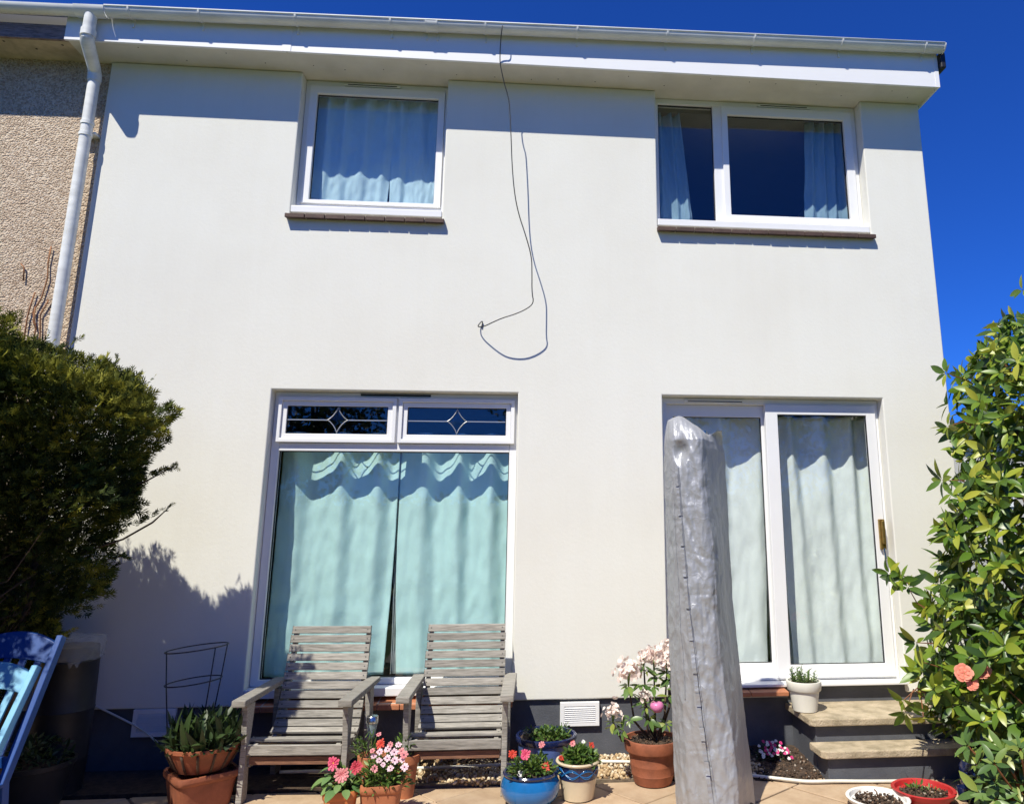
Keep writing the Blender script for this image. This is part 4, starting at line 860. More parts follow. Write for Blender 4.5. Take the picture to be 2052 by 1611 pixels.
# ------------------------------------------------------------------ silver parasol cover
pc = thing('parasol_cover', (4.69, -1.15, 0), 'tall standing parasol in a crinkled silver zip cover before the patio door', 'parasol')
NT, NZ = 220, 420; vs = []; fs = []
def cov(th, v):
    """point on the cover: angle th (0 = +x, -90 deg = towards the viewer), height fraction v"""
    z = 2.31*v; xl_ = np.interp(z, [0, .08, .65, 1.23, 1.84, 2.2, 2.36], [4.455, 4.459, 4.443, 4.435, 4.427, 4.427, 4.44]); xr_ = np.interp(z, [0, .08, .65, 1.23, 1.84, 2.16, 2.36], [4.955, 4.947, 4.90, 4.857, 4.848, 4.845, 4.80])
    cx_ = (xl_+xr_)/2; rx_ = (xr_-xl_)/2; ry_ = 0.20 - 0.03*v
    c_, s_ = math.cos(th), math.sin(th)
    w1 = 0.020*noise.noise(Vector((c_*1.7, s_*1.7, z*0.6))) + 0.014*noise.noise(Vector((c_*3.6+5, s_*3.6, z*0.55)))
    jit = Vector((noise.noise(Vector((c_*3, s_*3, z*4))), noise.noise(Vector((c_*3+9, s_*3, z*4))), noise.noise(Vector((c_*3, s_*3+9, z*4)))))*0.25
    q = Vector((c_*2.0, s_*2.0, z*3.4)); f1 = noise.voronoi(q + jit)[0]; w2 = 0.026*min(f1[1]-f1[0], 0.5)*0.6 + 0.016*f1[0]
    q2 = Vector((c_*4.6+z, s_*4.6, z*7.5)); f2 = noise.voronoi(q2 + jit*2)[0]; w3 = 0.018*f2[0]
    f3 = noise.voronoi(Vector((c_*9, s_*9, z*15)) + jit*3)[0]; w3 += 0.009*f3[0]
    gath = 0.0
    for i_, zz in enumerate((0.47, 1.22, 1.52, 1.84)): gath -= 0.0025*math.exp(-((z-zz-0.06*math.sin(th*1.3+i_*2))/0.010)**2)*max(0, math.cos(th+2.1+0.5*math.sin(i_*5)))**4
    k = 1 + (w1+w2+w3+gath)/0.2
    u0 = 0.08 + 0.10*math.sin(z*1.9+0.6) + 0.05*math.sin(z*5.3)
    if s_ < 0:
        yl = -ry_*1.15*math.sqrt(max(0, 1-((min(c_, u0)-u0)/(1+u0))**2))
        e_ = max(0.0, (c_-u0)/(1-u0)); yr = -ry_*1.15 + (ry_*1.15+0.17)*e_**0.92
        y = yl if c_ <= u0 else yr
        rnd_ = math.exp(-((c_-u0)/0.10)**2); y += 0.018*rnd_
    else: y = 0.085*(c_+1) + 0.09*s_
    x = rx_*c_*(1+(k-1)*0.6); y *= k
    if v > 0.955:                                    # the mouth folds to a ridge, higher on the left, with a sag at the right
        f_ = (v-0.955)/0.045; y *= math.sqrt(max(0, 1-f_*0.97)); x *= 1-0.08*f_**2
        z += f_*(0.05*math.exp(-((c_+0.62)/0.38)**2) - 0.045*math.exp(-((c_-0.42)/0.3)**2) - 0.02*c_)
    if v > 0.86:                                     # a slack hollow fold near the top left
        g_ = math.exp(-((v-0.925)/0.028)**2)*math.exp(-((math.sin((th+2.35)/2))/0.10)**2); x += 0.02*g_; y += 0.05*g_
    return Vector((cx_+x, -1.15+y, z))
for j in range(NZ+1):
    for i in range(NT): vs.append(cov(2*math.pi*i/NT, j/NZ))
for j in range(NZ):
    for i in range(NT): fs.append((j*NT+i, j*NT+(i+1) % NT, (j+1)*NT+(i+1) % NT, (j+1)*NT+i))
fs.append(tuple(NZ*NT+i for i in range(NT)))
MB().add(vs, fs).build('cover', M['silver'], pc, smooth=True)
def strip(th0, th1, v0, v1, w, off, name, n=60):
    vv = []; ff = []
    for k in range(n+1):
        f_ = k/n; v = v0+(v1-v0)*f_; th = th0+(th1-th0)*f_
        for e in (-1, 1):
            p_ = cov(th+e*w/0.42, v); o_ = Vector((p_.x-4.69, p_.y+1.15, 0)).normalized(); vv.append(p_+o_*(off+0.002*math.sin(k*2.1))); vv.append(p_+o_*0.0005)
    for k in range(n):
        a = 4*k; ff += [(a, a+2, a+6, a+4), (a, a+4, a+5, a+1), (a+2, a+3, a+7, a+6)]
    return MB().add(vv, ff).build(name, M['silver'], pc, smooth='auto')
strip(R(-139), R(-110), 0.88, 0.0, 0.017, 0.016, 'zip_flap', 200); strip(R(-122), R(-104), 0.45, 0.0, 0.004, 0.008, 'zip', 120)
for k in range(10): f_ = 0.09*k; strip(R(-138+29*f_), R(-138+29*(f_+0.03)), 0.86*(1-f_), 0.86*(1-f_)-0.03, 0.018, 0.024, 'flap_tab', 6)
strip(R(-150), R(-140), 0.84, 0.3, 0.004, 0.006, 'seam', 90)
MB().lathe([(0.24, 0.0), (0.24, 0.05), (0.10, 0.07), (0.03, 0.075), (0.03, 0.3)], (4.69, -1.15, 0.001), 32).build('base', M['dark_plastic'], pc, smooth='auto')
MB().tube([(4.69, -1.15, 0.06), (4.67, -1.15, 2.28)], 0.024, 12).build('pole', M['steel'], pc, smooth='auto')

# ------------------------------------------------------------------ pots along the wall
# square terracotta planters with pink flowers
def square_pot(root, c, r, h, rot, mat, taper=0.78):
    MB().lathe([(r*taper*0.9, 0), (r*taper, 0.004), (r*0.93, h-0.045), (r*0.955, h-0.043), (r*1.0, h-0.036), (r*1.02, h-0.018), (r*1.0, h), (r*0.9, h), (r*0.88, h-0.03), (r*0.7, h-0.035)], c, 64, sq=5.0, rot=rot).build('pot', M[mat], root, smooth='auto', angle=40)
t = thing('flower_pot', (2.478, -0.97, 0), 'square terracotta planter with three big pink dahlias', 'flower pot', 'planted pots')
square_pot(t, (2.478, -0.97, 0), 0.098, 0.175, R(8), 'terra_plastic'); soil(t, (2.478, -0.97), 0.088, 0.15, 5, R(8))
for k, (x, y, z, a, s) in enumerate([(2.44,-1.03,0.20,-2.4,.10),(2.40,-1.0,0.235,-2.8,.12),(2.46,-1.06,0.19,-1.9,.12),(2.52,-1.06,0.19,-1.2,.095),(2.55,-1.02,0.20,-.6,.10),(2.43,-1.04,0.255,-2.2,.09),(2.50,-1.0,0.25,-1.5,.1),(2.40,-.97,0.28,3.0,.09),(2.47,-.92,.26,1.8,.1),(2.54,-.93,.26,.8,.1),(2.48,-1.05,0.215,-1.6,.085),(2.385,-1.0,.215,-2.9,.1)]):
    inst('leaf', mesh_of('leaf', leaf_shape(0.62, 0.10, 0.22, 6), M['leaf_o']), t, (x, y, z), (math.cos(a), math.sin(a), -0.25), (0.1*math.cos(a), 0.1*math.sin(a)-.1, 1), s*0.8)
mound('foliage', t, (2.478, -0.96, 0.15), 0.09, 0.08, 0.13, 130, 0.05, LEAFW, M['leaf'])
for (x, y, z, r, kd, fc) in ((2.43,-1.0,0.315,0.040,'hot',(-.25,-1,.35)), (2.49,-1.04,0.265,0.042,'salmon',(0,-1,.25)), (2.56,-1.0,0.29,0.038,'crimson',(.2,-1,.4))):
    flower(kd, t, (x, y, z), fc, r, EYE_Y if kd == 'hot' else None); stem(t, [(2.48, -0.97, 0.14), (x, y+0.03, z-0.06), (x, y+0.006, z)], 0.004)
t = thing('flower_pot', (2.715, -0.97, 0), 'square orange terracotta planter crowded with pale pink daisies', 'flower pot', 'planted pots')
square_pot(t, (2.715, -0.97, 0), 0.118, 0.205, R(3), 'terracotta'); soil(t, (2.715, -0.97), 0.105, 0.18, 5, R(3))
mound('foliage', t, (2.715, -0.97, 0.17), 0.15, 0.12, 0.17, 620, 0.042, LEAF, M['leaf'])
for k, (x, z) in enumerate([(2.655,0.385),(2.695,0.375),(2.74,0.385),(2.78,0.37),(2.82,0.375),(2.70,0.335),(2.745,0.345),(2.79,0.335),(2.68,0.295),(2.725,0.315),(2.77,0.295),(2.83,0.335),(2.755,0.41),(2.80,0.405),(2.85,0.30),(2.665,0.355),(2.84,0.36)]):
    y = -1.06+0.5*(z-0.3)*random.uniform(.6, 1.2); flower('daisy' if k % 4 else 'pinkd', t, (x, y, z), (random.uniform(-.3,.3), -.8, .7), random.uniform(0.015, 0.026), EYE_D)
flower('redd', t, (2.69,-0.97,0.405), (-.2,-.8,.6), 0.03); flower('pinkd', t, (2.675,-0.96,0.455), (0,-.6,.8), 0.016, EYE_D); stem(t, [(2.70,-.96,.2),(2.675,-.955,.455)], 0.003)
stem(t, [(2.70,-.96,.2),(2.69,-.965,.40)], 0.003)
t = thing('flower_pot', (2.60, -0.72, 0), 'small terracotta pot half hidden behind the two square planters', 'flower pot', 'planted pots')
pot_round('pot', t, (2.60, -0.72, 0), [(0.055,0),(0.078,0.22),(0.088,0.222),(0.09,0.28),(0.078,0.28),(0.07,0.25),(0.02,0.25)], 'terracotta'); soil(t, (2.60,-.72), 0.07, 0.26)
mound('foliage', t, (2.56, -0.73, 0.27), 0.075, 0.06, 0.13, 110, 0.05, LEAFN, M['leaf'], 1.2)
t = thing('flower_pot', (2.80, -0.62, 0), 'leafy green sprig growing in a low pot against the right chair leg', 'flower pot', 'planted pots')
pot_round('pot', t, (2.80, -0.62, 0), [(0.05,0),(0.07,0.2),(0.078,0.202),(0.08,0.25),(0.07,0.25),(0.06,0.23),(0.02,0.23)], 'terracotta'); soil(t, (2.80,-.62), 0.06, 0.235)
mound('foliage', t, (2.775, -0.63, 0.24), 0.06, 0.05, 0.12, 80, 0.05, LEAF, M['leaf'], 1.2)
# solar stake light
t = thing('solar_stake_light', (2.565, -0.6, 0), 'small steel solar stake light between the two armchairs', 'garden light')
MB().lathe([(0.037,0.435),(0.039,0.437),(0.039,0.472),(0.034,0.478),(0.004,0.480)], (2.565,-0.6,0), 24).build('cap', M['steel'], t, smooth='auto')
gl_m = pmat('lens_clear', (0.32, 0.42, 0.46), 0.15, 0.3, 40, 0.4, 90, metal=0.3)
MB().lathe([(0.016,0.345),(0.020,0.347),(0.035,0.434),(0.03,0.4345)], (2.565,-0.6,0), 24).build('lens', gl_m, t, smooth='auto')
MB().tube([(2.565,-0.6,0.0),(2.565,-0.6,0.346)], 0.007, 10).build('stake', M['steel'], t, smooth='auto')
# slate blue planter at the wall
t = thing('flower_pot', (3.70, -0.27, 0), 'wide slate blue glazed planter with navy rim against the plinth', 'flower pot', 'planted pots')
pp = pot_round('pot', t, (3.70, -0.27, 0), [(0.13,0),(0.15,0.01),(0.19,0.12),(0.195,0.215),(0.19,0.216),(0.17,0.215),(0.165,0.2)], 'midblue_glaze')
MB().lathe([(0.194,0.2165),(0.206,0.219),(0.214,0.235),(0.212,0.256),(0.205,0.262),(0.192,0.258),(0.188,0.235),(0.178,0.22)], (3.70,-0.27,0), 56).build('rim', M['navy_glaze'], t, smooth='auto'); soil(t, (3.70,-.27), 0.185, 0.232)
mound('foliage', t, (3.72, -0.28, 0.235), 0.13, 0.12, 0.06, 420, 0.032, LEAFW, M['leaf'])
mound('foliage', t, (3.83, -0.24, 0.24), 0.03, 0.03, 0.10, 40, 0.03, LEAF, M['leaf'], 1.5); mound('foliage', t, (3.58, -0.27, 0.24), 0.03, 0.03, 0.08, 26, 0.03, LEAF, M['leaf'], 1.5)
# bright blue bowl
t = thing('flower_pot', (3.588, -0.80, 0), 'round bright blue glazed bowl with red and pink flowers', 'flower pot', 'planted pots')
pot_round('pot', t, (3.588, -0.80, 0), [(0.11,0),(0.135,0.008),(0.17,0.045),(0.183,0.085),(0.18,0.125),(0.163,0.158),(0.158,0.166)], 'blue_glaze', 64)
MB().lathe([(0.157,0.1665),(0.168,0.170),(0.172,0.180),(0.166,0.188),(0.152,0.187),(0.146,0.172),(0.14,0.15)], (3.588,-0.80,0), 56).build('rim', M['navy_glaze'], t, smooth='auto'); soil(t, (3.588,-.80), 0.145, 0.168)
mound('foliage', t, (3.60, -0.80, 0.165), 0.15, 0.13, 0.10, 480, 0.045, LEAF, M['leaf'])
for kd, p_, r_ in (('redd',(3.475,-0.85,0.295),0.028),('hot',(3.555,-0.86,0.295),0.033),('redd',(3.68,-0.89,0.228),0.028),('pinkd',(3.655,-0.78,0.325),0.022),('magenta',(3.545,-0.84,0.275),0.022)):
    flower(kd, t, p_, (random.uniform(-.3,.3), -.9, .5), r_); stem(t, [(p_[0]*.5+1.8, -0.8, 0.17), (p_[0], p_[1]+0.01, p_[2])], 0.003)
inst('flower', FL['white'][0], t, (3.525,-0.93,0.205), (1,0,0), (0,-1,.3), 0.02)
mound('foliage', t, (3.515, -0.92, 0.175), 0.03, 0.03, 0.05, 26, 0.04, LEAFW, M['leaf_dark'])
# cream and blue pot
t = thing('flower_pot', (3.89, -0.74, 0), 'cream stoneware pot with a blue swirl band and red daisies', 'flower pot', 'planted pots')
pot_round('pot', t, (3.89, -0.74, 0), [(0.085,0),(0.098,0.006),(0.119,0.125)], 'cream_glaze'); cpots = t
pot_round('blue_band', t, (3.89, -0.74, 0), [(0.1192,0.1252),(0.1215,0.127),(0.128,0.205),(0.124,0.2055)], 'navy_glaze')
pot_round('rim', t, (3.89, -0.74, 0), [(0.127,0.2057),(0.14,0.212),(0.143,0.220),(0.139,0.227),(0.127,0.226),(0.118,0.205),(0.11,0.19)], 'cream_glaze'); soil(t, (3.89,-.74), 0.118, 0.205)
for ph in (0.0, math.pi):
    for am in (0.026, 0.017):
        pts = []
        for k in range(97):
            a = 2*math.pi*k/96; z = 0.166+am*math.sin(4*a+ph); rad = 0.1262+(z-0.166)*0.085; pts.append((3.89+rad*math.cos(a), -0.74+rad*math.sin(a), z))
        MB().tube(pts, 0.0032, 5, False).build('swirl', M['blue_glaze'], t, smooth=True)
mound('foliage', t, (3.90, -0.74, 0.205), 0.115, 0.11, 0.09, 420, 0.042, LEAFW, M['leaf'])
for kd, p_, r_ in (('redd',(3.78,-0.78,0.245),0.02),('pinkd',(3.855,-0.74,0.315),0.02),('white',(3.925,-0.72,0.32),0.013),('redd',(3.975,-0.75,0.305),0.022),('redd',(3.86,-0.70,0.31),0.016)): flower(kd, t, p_, (random.uniform(-.4,.4), -.7, .7), r_, EYE_D)
# potted rhododendron
t = thing('flower_pot', (4.41, -0.50, 0), 'aged brown terracotta pot with a blush pink rhododendron', 'flower pot', 'planted pots')
pot_round('pot', t, (4.41, -0.50, 0), [(0.115,0),(0.125,0.006),(0.142,0.06),(0.1435,0.064),(0.142,0.068),(0.152,0.12),(0.153,0.125),(0.151,0.13),(0.165,0.205),(0.184,0.207),(0.187,0.215),(0.193,0.27),(0.19,0.279),(0.176,0.279),(0.168,0.25),(0.15,0.245)], 'terracotta_old', 56); soil(t, (4.41,-.50), 0.17, 0.252); crumbs(t, (4.41,-.5), 0.15, 0.258, 90)
truss = [((4.25,-0.52,0.69),0.085),((4.435,-0.48,0.775),0.08),((4.52,-0.50,0.75),0.07),((4.565,-0.46,0.835),0.075),((4.137,-0.56,0.445),0.06),((4.355,-0.55,0.545),0.045),((4.36,-0.50,0.78),0.05)]
for c_, rad in truss:
    fl = thing('tmp', (0,0,0), 'x', 'x'); bpy.data.objects.remove(fl)
    head = MB().tube([Vector(c_)+Vector((0,0.01,-rad*0.9)), Vector(c_)], [0.006, 0.012], 6).build('flower_head', M['greenstem'], t, smooth=True)
    n = int(34*(rad/0.08)**1.3)+8
    for k in range(n):
        z_ = 1-1.55*(k+.5)/n; a = 2.399*k; q = math.sqrt(max(0, 1-z_*z_)); dd = Vector((q*math.cos(a), q*math.sin(a), z_*0.85+0.1))
        me_ = random.choice(FL['blush']); o = bpy.data.objects.new('floret', me_); col.objects.link(o); o.parent = head
        pw = Vector(c_)+dd*rad*random.uniform(0.45, 1.05)+Vector((random.gauss(0,.2), random.gauss(0,.2), random.gauss(0,.2)))*rad; dd = (dd+Vector((random.gauss(0,.35), random.gauss(0,.35), random.gauss(0,.35)))).normalized(); o.matrix_local = Matrix.Translation(pw-org(head)) @ orient(dd.orthogonal(), dd) @ Matrix.Scale(rad*random.uniform(.26, .38), 4)
    base = Vector((4.41+random.uniform(-.04,.04), -0.5+random.uniform(-.03,.03), 0.25)); top = Vector(c_)+Vector((0,0.01,-rad*0.9)); stem(t, [base, base.lerp(top, .5)+Vector(((base.x-top.x)*-.25, 0, -0.05)), top], [0.010, 0.008, 0.005], 'bark')
rl = []
for c_, rad in truss: rl += whorl_leaves([(Vector(c_)+Vector((0, 0, -rad*0.95)), (0, -.15, 1)), (Vector(c_)+Vector((0.01, 0, -rad*1.5)), (0, -.1, 1))], 0.085, None, (6, 8), 1.2)
rl = [(p_, (d_+Vector((0,0,-0.45))).normalized(), n_, s_) for p_, d_, n_, s_ in rl]
rl += [(p_, (d_+Vector((0,0,-0.35))).normalized(), n_, s_) for p_, d_, n_, s_ in whorl_leaves([((4.47+.05*k,-0.52-.02*k,0.50+.04*(k%3)), (.1,-.3,1)) for k in range(5)]+[((4.25,-.55,.40),(-.2,-.4,.8)),((4.33,-.53,.62),(0,-.3,1)),((4.42,-.5,.60),(0,-.3,1)),((4.20,-.56,.34),(-.5,-.4,.2)),((4.5,-.55,.37),(.2,-.5,.6)),((4.38,-.54,.40),(.2,-.5,.6)),((4.56,-.5,.64),(.2,-.3,1))], 0.085, None, (4, 7), 1.0)]
put_leaves(t, rl, [(0.34, 0.12, 0.16), (0.40, 0.10, 0.2)], M['rho_leaf_o'], M['rho_leaf'])
MB().lathe([(0.001,-0.036),(0.026,-0.03),(0.042,-0.008),(0.043,0.01),(0.034,0.027),(0.012,0.036),(0.001,0.037)], (0,0,0), 24)
tag(MB().lathe([(0.002,-0.040),(0.028,-0.033),(0.045,-0.010),(0.046,0.008),(0.037,0.026),(0.018,0.030),(0.002,0.022)], (4.435,-0.56,0.485), 24).build('garden_ornament', M['p_mauve'], smooth=True), 'smooth mauve pink ornament nestling among the rhododendron leaves', 'ornament')
# white pot on the step
t = thing('flower_pot', (5.585, -0.235, 0.36), 'cream white pot with a small green plant on the upper step', 'flower pot', 'planted pots')
pot_round('pot', t, (5.585, -0.235, 0.3605), [(0.078,0),(0.086,0.005),(0.107,0.14),(0.116,0.142),(0.121,0.148),(0.127,0.20),(0.125,0.208),(0.113,0.208),(0.108,0.185),(0.09,0.18)], 'white_pot', 56); soil(t, (5.585,-.235), 0.108, 0.548)
P_ = []; D_ = []
for k in range(34):
    a = random.random()*6.28; q = 0.09*math.sqrt(random.random()); h = random.uniform(0.04, 0.115); lean = Vector((math.cos(a)*q*2.2, math.sin(a)*q*2.2, 1)).normalized()
    b_ = Vector((5.585+q*math.cos(a), -0.235+q*math.sin(a), 0.55)); stem(t, [b_, b_+lean*h], 0.0022)
    for m_ in range(9): P_.append((b_+lean*h*(m_+1)/9)[:]); D_.append((math.cos(m_*2.4), math.sin(m_*2.4), 0.6))
scatter('foliage', *LEAF, P_, D_, np.array([0,0,1.0])+rng.normal(size=(len(P_),3))*.3, rng.uniform(0.018, 0.032, len(P_)), M['leaf'], t)
# red and white bowls at the front right
t = thing('flower_pot', (6.02, -1.03, 0), 'wide red plastic bowl of soil with a few sprouts', 'flower pot', 'planted pots')
pot_round('pot', t, (6.02, -1.03, -0.0), [(0.12,0),(0.135,0.006),(0.165,0.055),(0.176,0.057),(0.186,0.075),(0.19,0.083),(0.184,0.087),(0.168,0.084),(0.16,0.06),(0.12,0.045)], 'red_plastic', 64); soil(t, (6.02,-1.03), 0.158, 0.052); crumbs(t, (6.02,-1.03), 0.14, 0.06, 120)
mound('foliage', t, (5.985, -1.0, 0.058), 0.05, 0.05, 0.05, 22, 0.04, LEAF, M['leaf'], 1.4); mound('foliage', t, (6.07, -1.03, 0.058), 0.04, 0.04, 0.03, 14, 0.03, LEAF, M['leaf'], 1.0)
MB().bar((6.05,-0.95,0.065),(6.09,-0.94,0.085),0.03,0.003).build('plant_label', M['red_plastic'], t)
t = thing('flower_pot', (5.69, -1.10, 0), 'wide white plastic bowl of dark soil with one shoot', 'flower pot', 'planted pots')
pot_round('pot', t, (5.69, -1.10, 0), [(0.12,0),(0.135,0.006),(0.16,0.04),(0.174,0.044),(0.185,0.06),(0.187,0.067),(0.181,0.071),(0.165,0.068),(0.158,0.045),(0.12,0.03)], 'white_plastic', 64); soil(t, (5.69,-1.10), 0.156, 0.036); crumbs(t, (5.69,-1.10), 0.145, 0.044, 260)
stem(t, [(5.705,-1.07,0.04),(5.70,-1.07,0.085),(5.685,-1.07,0.10)], 0.004, 'drytwig')
# navy strawberry pot under the shrub
t = thing('strawberry_pot', (6.42, -1.0, 0), 'navy glazed strawberry pot with side pockets shaded by the tall shrub', 'flower pot')
pot_round('pot', t, (6.42, -1.0, 0), [(0.09,0),(0.105,0.01),(0.125,0.10),(0.12,0.19),(0.085,0.265),(0.08,0.285),(0.092,0.30),(0.075,0.30),(0.065,0.28)], 'navy_glaze', 48)
for a, z in ((-2.5, 0.16), (-2.9, 0.075), (-1.5, 0.10), (-0.5, 0.15)):
    c_ = Vector((6.42+0.145*math.cos(a), -1.0+0.145*math.sin(a), z)); MB().lathe([(0.012,-0.075),(0.034,-0.045),(0.042,0.0),(0.040,0.012),(0.034,0.012),(0.030,-0.01)], c_, 20).build('pocket', M['navy_glaze'], t, smooth='auto')
# pink flower clump in the soil
t = thing('flower_clump', (5.33, -0.19, 0.04), 'low clump of magenta and white flowers in the soil behind the cover', 'flowers')
mound('foliage', t, (5.335, -0.19, 0.03), 0.13, 0.09, 0.10, 420, 0.03, LEAF, M['leaf_dark'])
for k in range(46):
    x = 5.24+0.2*(k % 10)/9+random.uniform(-.012,.012); q = (x-5.33)/0.12; z = 0.155-0.045*q*q-0.03*(x-5.24)*2+random.uniform(-.02,.012)-0.012*(k//10); flower('magenta' if k % 2 else 'white', t, (x, -0.21-0.025*(k//10)+random.uniform(-.01,.01), z), (random.uniform(-.4,.4), -.7, .8), random.uniform(0.010, 0.015))

# ------------------------------------------------------------------ left foreground: planters, barrel, hoop, blue chairs
t = thing('flower_pot', (1.545, -0.62, 0), 'ribbed terracotta bowl of tulip leaves standing on a square terracotta pot', 'flower pot', 'planted pots')
square_pot(t, (1.545, -0.62, 0), 0.185, 0.20, R(38), 'terracotta_old', 0.8)
pot_round('bowl', t, (1.545, -0.62, 0.201), [(0.13,0),(0.15,0.006),(0.195,0.09),(0.212,0.125),(0.222,0.13),(0.224,0.15),(0.21,0.15),(0.2,0.12),(0.15,0.11)], 'terracotta_old', 56); soil(t, (1.545,-.62), 0.2, 0.325)
for k in range(14):
    a = 2*math.pi*k/14; pts = [(1.545+r_*math.cos(a), -0.62+r_*math.sin(a), 0.201+z) for r_, z in ((0.152,0.008),(0.178,0.05),(0.199,0.092),(0.216,0.124))]; MB().tube(pts, 0.008, 6).build('rib', M['bark'], t, smooth=True)
N = 70; a = rng.uniform(0, 6.28, N); q = 0.19*np.sqrt(rng.random(N))
scatter('foliage', *LEAFN, np.stack([1.545+q*np.cos(a), -0.62+q*np.sin(a), np.full(N, 0.33)], 1), np.stack([np.cos(a)*q*2.2, np.sin(a)*q*2.2, np.ones(N)], 1)+rng.normal(size=(N,3))*.28, np.stack([np.cos(a), np.sin(a), np.zeros(N)], 1)+.01, np.stack([rng.uniform(.16,.26,N)*1.2, rng.uniform(.14,.27,N), rng.uniform(.15,.25,N)], 1), M['leaf_dark'], t)
mound('foliage', t, (1.57, -0.66, 0.33), 0.22, 0.18, 0.20, 420, 0.075, LEAF, M['leaf_dark'], 1.0)
t = thing('plant_support', (1.40, -0.5, 0.35), 'dark wire hoop plant support rising from the tulip leaves', 'plant support')
for rz, zz, rad in ((0.9, 0.895, 0.185), (0.69, 0.69, 0.165)):
    pts = [(1.39+rad*math.cos(q_*2*math.pi/32), -0.5+rad*math.sin(q_*2*math.pi/32), zz+0.10*rad*math.cos(q_*2*math.pi/32)) for q_ in range(33)]; MB().tube(pts, 0.0042, 6, False).build('hoop', M['wire'], t, smooth=True)
for a in (3.2, 5.7, 0.6): MB().tube([(1.39+0.185*math.cos(a), -0.5+0.185*math.sin(a), 0.895+0.0185*math.cos(a)), (1.39+0.165*math.cos(a), -0.5+0.165*math.sin(a), 0.69+.0165*math.cos(a)), (1.40+0.12*math.cos(a), -0.52+0.12*math.sin(a), 0.33)], 0.0042, 6).build('stake', M['wire'], t, smooth=True)
t = thing('water_butt', (0.53, -0.36, 0), 'black plastic barrel under a torn clear plastic sheet in the shade', 'barrel')
MB().lathe([(0.15,0),(0.165,0.01),(0.172,0.2),(0.175,0.21),(0.172,0.22),(0.176,0.5),(0.18,0.51),(0.176,0.52),(0.17,0.80),(0.175,0.81),(0.165,0.82),(0.16,0.9),(0.02,0.92)], (0.53,-0.36,0), 36).build('barrel', M['dark_plastic'], t, smooth='auto')
vs = []; fs = []; n = 60
for j in range(17):
    for k in range(n):
        a = 2*math.pi*k/n; f_ = j/16; rag = 0.07+0.14*noise.noise(Vector((math.cos(a)*2, math.sin(a)*2, 4)))+0.05*noise.noise(Vector((math.cos(a)*9, math.sin(a)*9, 2)))
        r_ = 0.19*min(1, f_*2.2)+0.012*noise.noise(Vector((math.cos(a)*6, math.sin(a)*6, f_*6)))*f_*2; z = 0.955+0.02*noise.noise(Vector((r_*math.cos(a)*18, r_*math.sin(a)*18, 1)))-max(0, f_-0.45)*(1.2*max(0.1, rag)*2.0)
        vs.append((0.53+r_*math.cos(a), -0.36+r_*math.sin(a), z))
for j in range(16):
    for k in range(n): fs.append((j*n+k, j*n+(k+1) % n, (j+1)*n+(k+1) % n, (j+1)*n+k)[::-1])
o = MB().add(vs, fs).build('plastic_sheet', M['film'], smooth=True); tag(o, 'torn clear plastic sheet draped over the black barrel', 'plastic sheet')
t = thing('flower_pot', (0.55, -0.62, 0), 'low dark planter in deep shade in front of the black barrel', 'flower pot', 'planted pots')
pot_round('pot', t, (0.55, -0.62, 0), [(0.14,0),(0.16,0.01),(0.21,0.24),(0.22,0.245),(0.222,0.27),(0.205,0.27),(0.2,0.24),(0.1,0.235)], 'dark_plastic', 48); soil(t, (0.55,-.62), 0.2, 0.25)
mound('foliage', t, (0.55, -0.62, 0.25), 0.18, 0.16, 0.16, 320, 0.055, LEAF, M['leaf_dark'])
tag(MB().tube(smooth_path([(0.38,0.01,0.5),(0.55,0.0,0.445),(0.72,-0.01,0.37),(0.9,-0.01,0.28),(1.0,-0.02,0.2)]), 0.007, 6).build('cable', M['hose'], smooth=True), 'thin pale cable sagging along the plinth left of the shaded vent', 'cable')
hp = [(1.9,-0.22,0.05),(2.5,-0.235,0.05),(2.72,-0.225,0.05),(2.95,-0.23,0.052),(3.4,-0.2,0.05),(3.75,-0.19,0.05),(4.1,-0.2,0.052),(4.5,-0.26,0.05),(4.9,-0.42,0.03),(5.13,-0.52,0.022),(5.3,-0.60,0.022),(5.42,-0.655,0.022),(5.6,-0.655,0.022),(5.8,-0.67,0.018),(6.1,-0.69,0.018)]
tag(MB().tube(smooth_path(hp), 0.011, 8).build('hose', M['hose'], smooth=True), 'thin white hose lying along the gravel and the bottom step', 'hose')

